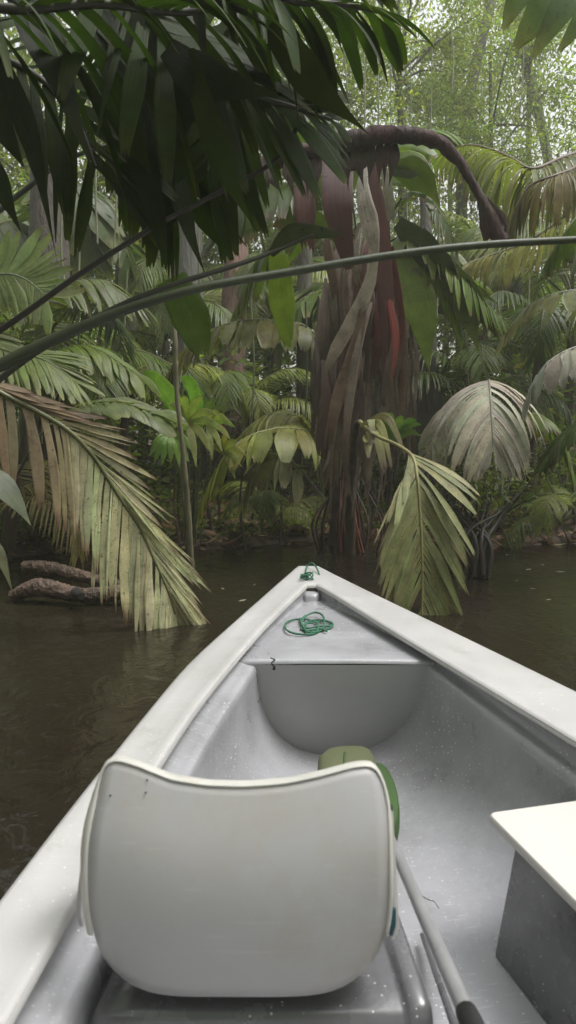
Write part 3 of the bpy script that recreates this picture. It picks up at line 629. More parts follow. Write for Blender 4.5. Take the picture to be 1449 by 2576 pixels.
for i in range(26):
    t = rng.random(); u = lerp(650, 1000, t); v = lerp(400, 350, t); blade(mb, [(u, v, 4.95), (u + rng.uniform(-10, 10), v + 50, 4.93), (u + rng.uniform(-16, 16), v + rng.uniform(60, 130), 4.95)], [8, rng.uniform(8, 20), 3], 2, (.03, .01, .01), point=True, jag=.02)
blade(mb, [(1212, 500, 4.9), (1238, 555, 4.88), (1246, 606, 4.9)], [12, 34, 28], 4, (.035, .012, .011), jag=.03, amp=.2)
o = mb.build('bent_stalk', M['bark'], pF); o['label'] = 'thick dark red stalk bent over to the right'
mb = MB(); blade(mb, [(925, 380, 5.3), (912, 470, 5.25), (930, 560, 5.25), (942, 640, 5.3), (920, 740, 5.4), (850, 870, 5.6), (810, 950, 5.7)], [3, 16, 24, 9, 18, 18, 4], 3, (.34, .29, .26), (.15, .12, .1), amp=.3)
blade(mb, [(925, 700, 5.4), (900, 850, 5.5), (850, 1000, 5.6), (825, 1120, 5.7)], [5, 15, 17, 10], 3, (.15, .115, .09), BROWN, amp=.3, jag=.1); blade(mb, [(935, 760, 5.5), (900, 880, 5.5), (880, 1000, 5.6), (868, 1130, 5.7)], [4, 12, 14, 8], 3, (.20, .165, .135), BROWN, amp=.3, jag=.1, turn=.5); blade(mb, [(957, 390, 5.35), (975, 470, 5.35), (985, 560, 5.4)], [5, 13, 10], 2, (.16, .16, .12))
o = mb.build('curled_leaf', M['leaf_dry'], pF); o['label'] = 'pale grey curled dry leaf'
# green broad fan fronds right of the centre palm
mb = MB()
for (a, b, c, w_, cc) in (((985, 420), (1060, 450), (1110, 520), 42, DARK), ((985, 430), (1050, 420), (1105, 450), 30, DARK), ((1000, 560), (1090, 650), (1260, 770), 42, (.035, .055, .025)), 
                          ((1010, 640), (1060, 790), (1080, 950), 48, MID), ((1060, 640), (1160, 760), (1210, 900), 40, MID), ((1090, 640), (1190, 760), (1260, 860), 34, DARK), ((700, 620), (705, 740), (715, 880), 30, MID), ((770, 590), (800, 560), (880, 640), 30, DARK)):
    mb = MB(); blade(mb, [(*a, 6.2), (*b, 6.1), (*c, 6.1)], [w_ * .4, w_, w_ * .9, w_ * .35], 6, cc, mixc(cc, OLIVE, .6), amp=.18, jag=.05, turn=rng.uniform(-.4, .4), point=True); mb.build('leaf_blade', M['leaf'], pF)
for path, c_, l_ in (([(960, 600, 6.6), (1010, 500, 6.3), (1070, 490, 6.2), (1120, 560, 6.1), (1150, 650, 6.1)], DARK, .3), ([(960, 620, 6.6), (1030, 590, 6.3), (1110, 640, 6.2), (1190, 720, 6.1), (1260, 800, 6.1)], MID, .45), ([(980, 640, 6.5), (1060, 640, 6.3), (1120, 720, 6.2), (1160, 830, 6.1)], MID, .4)):
    pix_frond(pF, path, n=40, L=[l_ * .7, l_, l_ * .6], ang=(60, 26), droop=3., pleats=(1, 4), gap=.14, col=c_, K=8, t0=.15, side=V((.5, 1, .2)))
for path, c_ in (([(900, 600, 7.4), (760, 480, 7.), (640, 470, 6.6), (560, 560, 6.4)], DARK), ([(900, 600, 7.4), (860, 380, 7.2), (760, 270, 7.), (640, 300, 7)], DARK), ([(900, 600, 7.4), (980, 380, 7.6), (1090, 330, 7.8), (1180, 400, 7.8)], MID), ([(900, 600, 7.4), (760, 580, 7.2), (650, 650, 7.2), (600, 760, 7.2)], MID)):
    pix_frond(pF, path, n=26, L=[.5, .7, .4], ang=(60, 30), droop=2.2, pleats=(1, 4), col=c_, K=7, t0=.15)
# red roots at the base
mb = MB()
for i in range(30):
    u = rng.uniform(800, 960); a = P(u, 1390, 7.5 + rng.uniform(-.2, .3)); red = abs(u - 885) < 30
    mb.tube([a, a + V((rng.uniform(-.08, .08), 0, .3)), P(875 + (u - 880) * .5, 1210 + rng.uniform(-30, 40), 7.45)], [.014, .012, .006], 5, jit((.16, .05, .035) if red else (.06, .035, .025), .3), n=8)
mb.build('root', M['stem'], pF)
# ---- foreground overhanging palm: near blades, backlit shade put into their dark colour, and stems
pH = palm(-420, 1500, 2.3, 'near palm whose broad dark blades hang across the top left of the view')
mb = MB()
H = [([(-60, 30), (70, 330), (142, 645)], [30, 62, 14]), ([(40, -80), (180, 280), (272, 615)], [40, 80, 16]), ([(210, -80), (320, 260), (395, 560), (420, 690)], [50, 92, 70, 14]), ([(420, 40), (425, 330), (470, 560), (520, 700)], [60, 85, 60, 18]),
     ([(690, -80), (600, 120), (490, 320)], [60, 125, 40]), ([(470, 130), (560, 410), (655, 600)], [40, 72, 10]), ([(590, 60), (690, 250), (770, 420)], [60, 120, 60]), ([(690, -80), (765, 60), (825, 195)], [18, 24, 3]), ([(740, -80), (820, 30), (872, 155)], [20, 26, 4]),
     ([(810, -120), (870, 0), (915, 118)], [40, 44, 16]), ([(680, 60), (790, 210), (930, 340)], [60, 92, 30]), ([(-100, -60), (60, 60), (200, 330)], [80, 120, 40]), ([(120, -100), (260, 40), (340, 200)], [80, 100, 60]), ([(-80, 300), (0, 470), (60, 600)], [30, 60, 10]),
     ([(620, -120), (660, 120), (640, 300)], [40, 60, 30]), ([(460, -120), (500, 40), (520, 200)], [20, 28, 20]), ([(300, -120), (330, 60), (380, 260)], [60, 60, 60]), ([(540, 120), (480, 230), (440, 400)], [60, 80, 50]), ([(930, -80), (950, -20), (965, 25)], [40, 30, 14]), ([(640, 250), (600, 330), (560, 460)], [40, 60, 12])]
H += [([(20, -100), (120, 120), (230, 420)], [50, 90, 50]), ([(160, -100), (240, 200), (330, 470)], [60, 90, 40]), ([(330, -100), (400, 200), (440, 480)], [60, 80, 50]), ([(520, -100), (520, 100), (540, 330)], [50, 70, 60]),
      ([(560, 60), (620, 230), (680, 390)], [50, 80, 60]), ([(640, 60), (740, 180), (860, 360)], [50, 90, 40]), ([(-120, 100), (-30, 260), (60, 420)], [60, 90, 60]), ([(760, 120), (820, 240), (900, 330)], [30, 60, 50]), ([(-100, -90), (200, -20), (420, 60)], [60, 70, 60]), ([(560, -90), (700, 10), (780, 90)], [60, 80, 60]), ([(420, 120), (520, 200), (700, 240)], [40, 90, 70])]
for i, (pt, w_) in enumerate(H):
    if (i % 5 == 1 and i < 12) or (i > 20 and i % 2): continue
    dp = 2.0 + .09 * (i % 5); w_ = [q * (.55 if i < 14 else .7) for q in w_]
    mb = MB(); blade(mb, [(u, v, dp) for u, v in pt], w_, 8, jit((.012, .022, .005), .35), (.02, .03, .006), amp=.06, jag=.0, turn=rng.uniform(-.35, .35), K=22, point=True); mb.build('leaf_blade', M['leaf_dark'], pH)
NF = dict(mat='leaf_dark', miss=.16, pleats=(1, 3), gap=.25, K=12, rad=(.014, .006), stemcol=(.03, .03, .015), colvar=.4, jag=.06, wmax=1.25, tip=(.04, .05, .015), amp=.12)
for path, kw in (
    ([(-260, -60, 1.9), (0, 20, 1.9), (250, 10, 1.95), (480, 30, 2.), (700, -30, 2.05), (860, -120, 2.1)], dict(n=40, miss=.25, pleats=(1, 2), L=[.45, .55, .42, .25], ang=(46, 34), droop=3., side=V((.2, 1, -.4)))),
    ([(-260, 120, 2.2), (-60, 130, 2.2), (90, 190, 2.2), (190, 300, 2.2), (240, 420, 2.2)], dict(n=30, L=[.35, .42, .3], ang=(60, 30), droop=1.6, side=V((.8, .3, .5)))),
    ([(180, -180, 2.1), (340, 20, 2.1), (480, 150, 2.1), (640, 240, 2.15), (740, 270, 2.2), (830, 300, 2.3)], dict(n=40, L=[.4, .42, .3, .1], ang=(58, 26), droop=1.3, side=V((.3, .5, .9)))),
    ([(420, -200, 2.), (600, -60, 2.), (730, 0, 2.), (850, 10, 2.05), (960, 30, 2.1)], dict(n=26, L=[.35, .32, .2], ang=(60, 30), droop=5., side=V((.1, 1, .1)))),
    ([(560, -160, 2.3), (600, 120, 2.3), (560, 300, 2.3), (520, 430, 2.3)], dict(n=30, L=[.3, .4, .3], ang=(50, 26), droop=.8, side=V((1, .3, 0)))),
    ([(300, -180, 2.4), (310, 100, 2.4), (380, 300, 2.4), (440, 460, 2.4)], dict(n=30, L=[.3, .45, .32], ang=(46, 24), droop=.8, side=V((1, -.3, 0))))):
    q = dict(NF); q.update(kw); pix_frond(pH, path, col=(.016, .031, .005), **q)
def stem(parent, pts, r, col, name='leaf_stalk'):
    m_ = MB(); m_.tube([P(*q) for q in pts], r, 10, col, n=40); return m_.build(name, M['stem'], parent)
stem(pH, [(-60, 950, 1.9), (100, 870, 1.9), (300, 785, 1.9), (500, 725, 1.9), (724, 685, 1.95), (1000, 640, 2.), (1230, 615, 2.05), (1560, 598, 2.1)], [.018, .015, .0125, .0115, .011, .0105, .010], (.035, .045, .02))
stem(pH, [(-60, 870, 2.2), (60, 790, 2.2), (200, 690, 2.2), (380, 575, 2.2), (540, 490, 2.2), (690, 405, 2.2), (760, 300, 2.2)], [.010, .008, .006], (.025, .02, .014))
stem(pH, [(-60, 1000, 2.1), (100, 880, 2.1), (300, 770, 2.1), (450, 712, 2.1), (600, 665, 2.15), (700, 628, 2.2), (790, 590, 2.2)], [.010, .008, .005], (.03, .03, .018))
stem(pH, [(-40, 560, 2.6), (60, 480, 2.6), (170, 400, 2.6), (330, 350, 2.6)], [.012, .009, .006], (.05, .055, .04))
mb = MB(); blade(mb, [(680, 640, 2.2), (740, 585, 2.2), (860, 590, 2.25)], [10, 24, 8], 5, (.02, .03, .015)); mb.build('torn_leaf', M['leaf'], pH); mb = MB(); blade(mb, [(700, 640, 2.9), (710, 760, 2.9), (725, 880, 2.9)], [24, 34, 10], 5, MID); mb.build('torn_leaf', M['leaf'], pH); mb = MB()
blade(mb, [(430, 700, 3.1), (480, 800, 3.1), (510, 900, 3.1)], [40, 50, 20], 5, DARK); mb.build('torn_leaf', M['leaf'], pH)
trunk(pH, [(-500, 1900, 2.4), (-480, 1000, 2.4), (-380, 0, 2.4), (-100, -300, 2.3)], [.08, .07, .05])
# ---- vine
mb = MB(); mb.tube([P(*q) for q in ((400, -60, 4.6), (406, 30, 4.6), (408, 300, 4.6), (416, 520, 4.6), (428, 680, 4.6), (440, 850, 4.6), (445, 990, 4.65), (462, 1150, 4.7), (474, 1300, 4.8), (484, 1440, 4.9))], [.010, .012, .008, .013, .016, .014, .019, .016], 8, (.13, .12, .07), n=90, ru=.12)
v_ = thing('liana', P(484, 1440, 4.9), 'thin knotted liana hanging straight down in front of the grey trunk', 'vine'); mb.build('stem', M['stem'], v_)
# ---- standing trunks
for (name, pts, r, c_, lab) in (
    ('tree', [(478, 1330, 10), (475, 1000, 10), (470, 600, 10), (452, 200, 10), (435, -260, 10)], [.24, .2, .2, .2], (.085, .085, .07), 'thick grey-barked tree trunk rising behind the thin liana'),
    ('tree', [(575, 1300, 11), (580, 1000, 11), (592, 700, 11), (600, 400, 11.3), (610, 0, 11.6)], [.26, .2, .16, .15], (.15, .085, .065), 'reddish-brown tree trunk between the grey trunk and the central palm'),
    ('tree', [(760, 1300, 10), (765, 1000, 10), (768, 600, 10), (780, 300, 10)], [.12, .1, .08], (.07, .065, .045), 'slim dark trunk just left of the central palm'),
    ('tree', [(1085, 1320, 9), (1080, 1100, 9), (1075, 900, 9), (1070, 500, 9.4)], [.26, .22, .12, .06], (.04, .035, .028), 'dark trunk standing behind the chevron frond'),
    ('tree', [(150, 1330, 8.2), (140, 1150, 8.2), (130, 900, 8.2), (120, 400, 8.5)], [.3, .24, .2], (.05, .04, .03), 'dark trunk behind the long yellow frond on the left'),
    ('tree', [(1165, 1240, 17), (1165, 400, 17), (1235, 0, 17.5), (1300, -300, 18)], [.14, .12, .10], (.06, .055, .045), 'far leaning trunk seen through the bright canopy'),
    ('tree', [(1400, 1240, 20), (1390, 500, 20), (1300, 60, 20), (1250, -200, 20)], [.16, .12, .1], (.06, .06, .05), 'far trunk at the right reaching across the canopy'),
    ('tree', [(1290, 1240, 11.5), (1290, 900, 11.5), (1285, 500, 11.5)], [.2, .17, .12], (.05, .045, .035), 'dark trunk behind the umbrella-shaped frond'),
    ('tree', [(300, 1240, 12), (310, 900, 12), (330, 400, 12), (340, -200, 12)], [.2, .17, .15], (.07, .065, .05), 'slim trunk in shade left of the grey trunk')):
    t = thing(name, P(*pts[0]), lab, 'tree'); trunk(t, pts, r, c_, n=40, k=14, ru=.07)
# ---- generic palms
def generic_frond(kind, L=2.4, el=60, curve=1.1, n=30, seed=0, lowres=False):
    rng.seed(seed); mb = MB(); pts = [V((0, 0, 0))]; e = math.radians(el); st = L / 10
    for k in range(10):
        e -= curve * st * (.4 + .12 * k) / L * 2.2; pts.append(pts[-1] + V((math.cos(e), .03 * math.sin(k), math.sin(e))) * st)
    kw = dict(fine=dict(n=n, pleats=(1, 1), gap=.38, droop=1.7, L=[.5 * L * .42, .5 * L * .6, .5 * L * .32], width=1), broad=dict(n=n, pleats=(1, 4), gap=.06, droop=1.3, L=[.3 * L, .34 * L, .2 * L]))[kind]
    frond(mb, mb, pts, K=5, ang=(65, 30), t0=.22, rad=(.011 * L, .003 * L), stemcol=(.09, .09, .04), col=(1, 1, 1) if False else MID, tip=OLIVE, colvar=.3, **kw)
    return mb
FR = {}
for kind in ('fine', 'broad'):
    for c in range(4):
        base = globals()['MID']
        for cn, cc in (('dark', (.035, .058, .018)), ('mid', (.07, .105, .03)), ('light', (.14, .165, .055)), ('dry', (.15, .13, .075))):
            MID_ = cc; globals()['MID'] = cc
            FR[(kind, cn, c)] = generic_frond(kind, 2.2, 50 + 12 * c, 1.0 + .12 * c, 46 if kind == 'fine' else 26, 100 + c).mesh('frond', M['leaf'])
        globals()['MID'] = base
rng.seed(77)
def gpalm(x, y, z, h, nf, sc, label, kind, tones, group=None, name='palm_tree', lean=0., face=None):
    t = thing(name, (x, y, z), label, 'palm', group)
    if h > .3:
        mb = MB(); mb.tube([V((0, 0, -.3)), V((lean * .3, 0, h * .5)), V((lean, 0, h))], [.10 * sc, .075 * sc, .06 * sc], 10, (.08, .06, .04), n=16, ru=.12); o = mb.build('trunk', M['bark'], t, loc=(0, 0, 0))
    for i in range(nf):
        o = link('frond', FR[(kind, rng.choice(tones), rng.randrange(4))], t, loc=(lean, 0, h))
        a = 2 * math.pi * i / nf + rng.uniform(-.3, .3); s = sc * rng.uniform(.75, 1.15)
        o.rotation_euler = (rng.uniform(-.15, .15), rng.uniform(-.25, .45), a); o.scale = (s, s, s)
    return t
def at_uv(u, v, d): p = P(u, v, d); return p.x, p.y
GP = [ # u, depth, trunk height, fronds, scale, kind, tones, label
    (60, 7.6, 1.6, 11, .85, 'fine', ('mid', 'dark'), 'palm with a spray of narrow leaflets at the left edge above the yellow frond'),
    (300, 8.6, 1.2, 11, .75, 'fine', ('mid', 'dark', 'light'), 'feathery palm left of the liana'),
    (180, 10.5, 3.2, 12, 1., 'broad', ('dark', 'mid'), 'tall broad-leaved palm deep in the left side'),
    (420, 11.5, 2.2, 11, .9, 'fine', ('mid', 'light'), 'palm behind the grey trunk'),
    (640, 9.6, 1.0, 10, .7, 'fine', ('light', 'mid'), 'low light green palm between the reddish trunk and the central palm'),
    (700, 12.5, 2.6, 12, .95, 'fine', ('mid', 'light'), 'sunlit palm behind the reddish trunk'),
    (980, 10.5, 2.2, 11, .9, 'broad', ('mid', 'dark'), 'broad-leaved palm behind the central palm'),
    (1150, 9.2, 1.2, 11, .75, 'fine', ('dark', 'mid'), 'dark low palm behind the chevron frond'),
    (1330, 8.8, 1.8, 12, .8, 'fine', ('dark', 'mid'), 'dense dark palm behind the umbrella-shaped frond'),
    (1420, 11., 2.6, 12, 1., 'fine', ('mid', 'dark'), 'palm on the right bank behind the pale arched fronds'),
    (1200, 13., 3.6, 12, 1., 'fine', ('light', 'mid'), 'bright palm below the canopy gap at upper right'),
    (900, 14., 3.8, 12, 1., 'fine', ('mid', 'light'), 'far palm above the central palm'),
    (500, 14.5, 3.4, 12, 1., 'fine', ('light', 'mid'), 'far pale palm in the middle left gap'),
    (30, 13, 3.6, 12, 1.1, 'broad', ('dark', 'mid'), 'far tall palm in the upper left'),
    (-60, 6.6, .5, 9, .7, 'fine', ('mid', 'dry'), 'low palm clump at the left edge behind the log'),
    (690, 7.9, .15, 8, .42, 'fine', ('light', 'mid'), 'small arching palm at the water edge left of the brown skirt'),
    (1370, 7.9, .2, 9, .5, 'fine', ('mid', 'light'), 'low fern-like palm on the right bank'),
    (230, 7.5, .15, 8, .45, 'fine', ('mid', 'dark'), 'small palm on the bank behind the yellow frond'),
]
for (u, d, h, nf, sc, kind, tones, lab) in GP:
    x, y = at_uv(u, 1288, d); gpalm(x, y, gz(x, y), h, nf, sc, lab, kind, tones, lean=rng.uniform(-.2, .2))
# ---- particular mid fronds
pL = palm(800, 1350, 7.0, 'low palm left of the central palm with yellow-green leaves over the bank')
KL = dict(side=V((.1, 1, .1)), pleats=(1, 3), gap=.06, K=8, mat='leaf')
pix_frond(pL, [(812, 1250, 7.2), (800, 1110, 7.), (740, 1078, 6.7), (660, 1085, 6.5), (590, 1120, 6.4), (545, 1180, 6.35), (515, 1245, 6.3)], n=30, L=[.4, .5, .45, .3], ang=(60, 25), droop=2.8, col=(.20, .21, .09), tip=OLIVE, t0=.12, label='yellow-green arching frond', **KL)
pix_frond(pL, [(812, 1250, 7.2), (790, 1090, 7.3), (730, 1040, 7.2), (660, 1050, 7.1), (600, 1100, 7.)], n=28, L=[.35, .4, .3], ang=(60, 30), droop=2.4, col=(.17, .18, .08), tip=OLIVE, t0=.15, **KL)
pix_frond(pL, [(812, 1250, 7.2), (720, 1150, 6.8), (650, 1170, 6.7), (610, 1250, 6.6)], n=24, L=[.4, .4, .3], ang=(50, 30), droop=4, col=(.15, .15, .11), tip=GREY, t0=.15, **KL)
pM = palm(820, 1300, 8.2, 'palm behind the liana with a grey-green arched frond at mid height')
pix_frond(pM, [(850, 1000, 7.8), (790, 840, 7.4), (700, 808, 7.2), (610, 806, 7.), (520, 835, 6.9), (455, 890, 6.9), (430, 930, 6.9)], n=40, L=[.35, .42, .4, .25], ang=(60, 30), droop=4, col=(.15, .15, .085), tip=GREY, t0=.12, **KL)
trunk(pM, [(850, 1340, 8.2), (850, 1150, 8.), (850, 1000, 7.8)], [.05, .04])
pS = palm(120, 1330, 6.4, 'palm at left with broad spreading leaflets level with the bright green leaves')
pix_frond(pS, [(40, 1200, 6.4), (90, 1110, 6.1), (160, 1040, 5.9), (230, 1015, 5.8), (300, 1012, 5.7), (380, 1035, 5.7)], n=13, L=[.22, .3, .35, .3], ang=(50, 25), droop=1.6, col=(.08, .10, .045), tip=OLIVE, t0=.25, side=V((.3, 1, .3)), pleats=(1, 2), gap=.05, K=8)
pix_frond(pS, [(40, 1200, 6.4), (60, 1000, 6.4), (120, 900, 6.3), (220, 870, 6.2), (330, 930, 6.1)], n=44, L=[.35, .48, .3], ang=(50, 25), droop=2.4, col=MID, tip=OLIVE, t0=.2, side=V((.3, 1, .3)), pleats=(1, 3), gap=.08, K=8)
pix_frond(pS, [(40, 1200, 6.4), (20, 960, 6.6), (100, 760, 6.6), (230, 700, 6.5), (340, 760, 6.5)], n=60, L=[.4, .52, .3], ang=(55, 25), droop=2.8, col=(.07, .09, .035), tip=OLIVE, t0=.25, side=V((.3, 1, .3)), pleats=(1, 2), gap=.12, K=8)
trunk(pS, [(20, 1380, 6.6), (30, 1290, 6.5), (40, 1200, 6.4)], [.06, .05])
pU = palm(-120, 1300, 5.6, 'palm beyond the left edge with a pale fan of leaflets half way up')
pix_frond(pU, [(-200, 800, 5.8), (-90, 720, 5.6), (0, 690, 5.5), (60, 700, 5.5), (110, 740, 5.5)], n=24, L=[.3, .4, .3], ang=(75, 40), droop=-.6, droopL=1.2, col=(.13, .16, .10), tip=OLIVE, t0=.2, side=V((.0, .25, 1)), pleats=(1, 2), gap=.1, K=7)
pix_frond(pU, [(-200, 800, 5.8), (-80, 830, 5.6), (10, 880, 5.5), (110, 905, 5.4), (190, 960, 5.4)], n=48, L=[.3, .45, .25], ang=(50, 25), droop=1.2, col=(.09, .12, .04), tip=OLIVE, t0=.2, side=V((.0, .8, .6)), pleats=(1, 2), gap=.1, K=7)
trunk(pU, [(-230, 1400, 5.9), (-220, 1000, 5.9), (-200, 800, 5.8)], [.08, .06])
# bright green broadleaf clump and the young palm beneath it
g = thing('broadleaf_plant', P(480, 1290, 7.2), 'plant with two big bright lime green leaves beside the liana', 'plant')
mb = MB()
for pt, w_, c_ in (([(470, 1080), (430, 1000), (385, 950), (360, 935)], [8, 24, 18, 3], (.13, .26, .02)), ([(490, 1080), (495, 1010), (475, 960), (455, 950)], [6, 17, 16, 3], (.15, .32, .02)), ([(500, 1080), (520, 1030), (545, 1000)], [5, 12, 3], BRIGHT), ([(480, 1080), (460, 1040), (410, 1020)], [5, 13, 3], BRIGHT)):
    mb = MB(); blade(mb, [(u, v, 6.5) for u, v in pt], w_, 4, c_, amp=.12, jag=.01); mb.build('leaf', M['leaf'], g)
mb = MB()
for i in range(22):
    a = rng.uniform(.2, 2.9); r_ = rng.uniform(40, 90); blade(mb, [(495, 1075, 6.6), (495 + math.cos(a) * r_ * .6, 1070 - math.sin(a) * r_ * .8, 6.6), (495 + math.cos(a) * r_, 1070 - math.sin(a) * r_, 6.6)], [2, 5, 1], 1, BRIGHT)
mb.build('narrow_leaves', M['leaf'], g); trunk(g, [(485, 1350, 7.2), (490, 1200, 6.9), (490, 1075, 6.55)], [.02, .015], (.06, .08, .03), name='stem')
g = thing('palm_seedling', P(460, 1300, 6.4), 'young palm with pale fingered leaves either side of the liana', 'palm')
mb = MB()
def hand(cx, cy, d, n, a0, a1, r, w_, c_):
    mb = MB()
    for i in range(n):
        a = math.radians(lerp(a0, a1, i / (n - 1)) + rng.uniform(-5, 5)); rr = r * rng.uniform(.8, 1.1)
        blade(mb, [(cx, cy, d), (cx + math.cos(a) * rr * .55, cy - math.sin(a) * rr * .55 - 6, d - .08), (cx + math.cos(a) * rr, cy - math.sin(a) * rr + rr * .22, d - .12)], [2, w_, w_ * .8, 1], 2, jit(c_, .15), amp=.2, K=9, jag=.01)
    mb.build('leaf', M['leaf'], g)
hand(470, 1062, 6.1, 9, 200, -75, 92, 11, (.17, .22, .09)); hand(430, 1090, 6.0, 7, 215, 330, 72, 11, (.11, .18, .05)); hand(520, 1070, 6.2, 6, 60, -80, 70, 9, (.19, .21, .10)); hand(560, 1140, 6.3, 7, 150, -60, 60, 8, (.15, .17, .07)); g_ = g; g = pB; hand(990, 1110, 6.6, 7, 130, 20, 90, 10, (.12, .2, .07)); g = g_
mb = MB()
for u in (430, 470, 520, 560): mb.tube([P(u, 1090, 6.2), P(lerp(u, 480, .5), 1200, 6.4), P(lerp(u, 480, .7), 1370, 6.6)], .008, 6, (.08, .10, .04), n=8)
mb.build('stem', M['stem'], g)
# ---- mangrove-like stems in the water on the right
g = thing('shrub', P(1205, 1430, 6.3), 'dark many-stemmed shrub standing in the water under the umbrella-shaped frond', 'shrub')
mb = MB()
for i in range(26):
    b = P(1190 + rng.uniform(-32, 40), 1455 - abs(rng.gauss(0, 12)), 6.2 + rng.uniform(-.1, .3)); tu = 1200 + rng.uniform(-130, 150); tv = rng.uniform(1120, 1260)
    mb.tube([b, b + V((rng.uniform(-.04, .04), 0, .28)), P(lerp(1200, tu, .5), 1290, 6.3), P(tu, tv, 6.3 + rng.uniform(-.3, .3))], [.022, .016, .009, .004], 6, jit((.035, .03, .022), .3), n=12)
mb.build('stem', M['stem'], g)
def leafcloud(mb, fn, n, s, cols, up=.4, asp=.38, vert=False):
    for _ in range(n):
        p = fn(); a = rng.uniform(0, 2 * math.pi); tl = rng.uniform(-.9, .5)
        d = V((math.cos(a) * math.cos(tl), math.sin(a) * math.cos(tl), math.sin(tl)))
        if vert: d = (d + V((0, 0, -1.2))).normalized()
        w_ = d.cross(V((rng.uniform(-1, 1), rng.uniform(-1, 1), 1.2))).normalized(); ss = s * rng.uniform(.6, 1.35); N_ = d.cross(w_)
        c = jit(rng.choice(cols), .3, .12)
        mb.add([p, p + d * ss * .45 + w_ * ss * asp * .5 - N_ * ss * .05, p + d * ss - N_ * ss * .12, p + d * ss * .45 - w_ * ss * asp * .5 - N_ * ss * .05], [(0, 1, 2, 3)], [(0, 0), (.5, 0), (.5, 1), (0, 1)], [c] * 4)
mb = MB()
def f_(): 
    a = rng.gauss(0, 1); return P(1200 + a * 62, 1215 + rng.gauss(0, 45), 6.3 + rng.gauss(0, .25))
leafcloud(mb, f_, 900, .07, [DARK, MID, OLIVE]); mb.build('foliage', M['leaf'], g)
# ---- canopy trees: trunk, limbs, crown of leaves
def crown_mesh(seed, R, H, n, leaf, cols, hang=.25):
    rng.seed(seed); mb = MB(); cl = []
    for _ in range(46):
        while True:
            q = V((rng.uniform(-1, 1), rng.uniform(-1, 1), rng.uniform(-1, 1)))
            if q.length < 1: break
        cl.append((V((q.x * R, q.y * R, q.z * H)), rng.uniform(.35, .9), rng.uniform(.75, 1.3)))
    per = n // len(cl)
    for c, r, tone in cl:
        cc = [tuple(x * tone for x in k) for k in cols]
        def fn(): 
            z = rng.gauss(0, .32) * r
            if rng.random() < hang: z -= abs(rng.gauss(0, .9)) * r
            return c + V((rng.gauss(0, .55) * r, rng.gauss(0, .55) * r, z))
        leafcloud(mb, fn, per, leaf, cc, vert=rng.random() < .4)
    return mb, cl
CR = []
for sd_, cols in ((1, [(.10, .135, .05), (.15, .19, .07), (.08, .105, .04)]), (2, [(.09, .115, .045), (.13, .16, .06)]), (3, [(.11, .145, .045), (.15, .18, .055), (.08, .10, .035)])):
    mb, cl = crown_mesh(sd_, 2.4, 1.9, 11000, .12, cols); CR.append((mb.mesh('crown', M['leaf_far']), cl))
rng.seed(5)
TR = [ # u, v of crown centre, depth, scale, label
    (830, 330, 14, .9, 'bright leafy tree just above the bent red stalk'), (1000, 60, 15, .85, 'leafy tree filling the top middle of the canopy'), (1230, 260, 16, .95, 'large bright tree in the middle of the upper right canopy'),
    (1400, 480, 15, .7, 'leafy tree behind the hanging leaflets on the right'), (1080, 620, 18, .8, 'pale tree beneath the canopy gap'), 
    (1330, 40, 18, .8, 'high crown beside the top right blades'), (660, 90, 17, 1.1, 'tree seen in slits between the dark near blades'), (480, 330, 16, 1.1, 'tree behind the grey trunk high up'), (230, 420, 14, 1.1, 'shaded tree behind the dark near blades'),
    (60, 200, 15, 1.2, 'tree in the far top left corner'), (860, 620, 16, .9, 'tree behind the central palm'), (620, 620, 15, .8, 'bright tree over the reddish trunk'), (340, 700, 15, .9, 'tree deep in the left half behind the palms'), (60, 640, 14, .9, 'tree behind the left edge palms'),
    (1010, 780, 17, .9, 'tree low behind the dead brown leaves'), (1290, 780, 14, .8, 'dark tree low behind the right palms'), (1440, 850, 17, .9, 'low tree at the far right bank'), (500, 860, 18, .9, 'low tree between the two thick trunks'), (1130, 180, 24, 1.3, 'farthest pale crown in the upper middle')]
for (u, v, d, s, lab) in TR:
    c = P(u, v, d); t = thing('tree', (c.x, c.y, gz(c.x, c.y)), lab, 'tree'); h = c.z - t.location.z
    me, cl = rng.choice(CR); o = link('crown', me, t, loc=(0, 0, h)); o.scale = (s, s, s); rz = rng.uniform(0, 6.28); o.rotation_euler = (0, 0, rz)
    mb = MB(); mb.tube([V((0, 0, -.4)), V((.15, 0, h * .5)), V((0, 0, h + s))], [.13, .09, .03], 8, (.05, .045, .03), n=16, ru=.06)
    for q, r_, _t in cl[:12]:
        e = Matrix.Rotation(rz, 3, 'Z') @ (q * s) + V((0, 0, h)); b = V((0, 0, h - 1.2 * s + rng.uniform(-.5, .8))); mb.tube([b, b.lerp(e, .5) + V((0, 0, .15)), e], [.035, .02, .008], 5, (.05, .045, .03), n=7)
    mb.build('trunk', M['bark'], t, loc=(0, 0, 0))
rng.seed(21)
for i, (x, y, z, s) in enumerate([(-7, -3, 6, 1.9), (7.5, -4, 6.5, 1.9), (-3, -9, 6, 2.1), (-9, 3, 6, 1.7), (9.5, 3, 6, 1.6), (0, -7, 9.5, 2.), (-5, 0, 9.5, 1.6), (-8, -9, 6, 2.2), (9, -10, 6, 2.2), (-10, -1, 3, 2.), (11, -1, 3, 2.), (-6.5, 5, 10, 1.3)]):  # unseen trees added beside and behind the boat to block sky light
    t = thing('tree', (x, y, -.5), 'big shade tree outside the frame, over the boat and the water behind it', 'tree', 'shade trees around the boat, outside the frame')
    me, cl = CR[i % 3]; o = link('crown', me, t, loc=(0, 0, z + .5)); o.scale = (s, s, s * .9); o.rotation_euler = (0, 0, i * 1.3)
    mb = MB(); mb.tube([V((0, 0, -.6)), V((.2, 0, z * .5)), V((0, 0, z + s))], [.3, .22, .06], 10, (.08, .07, .055), n=16, ru=.06); mb.build('trunk', M['bark'], t, loc=(0, 0, 0))
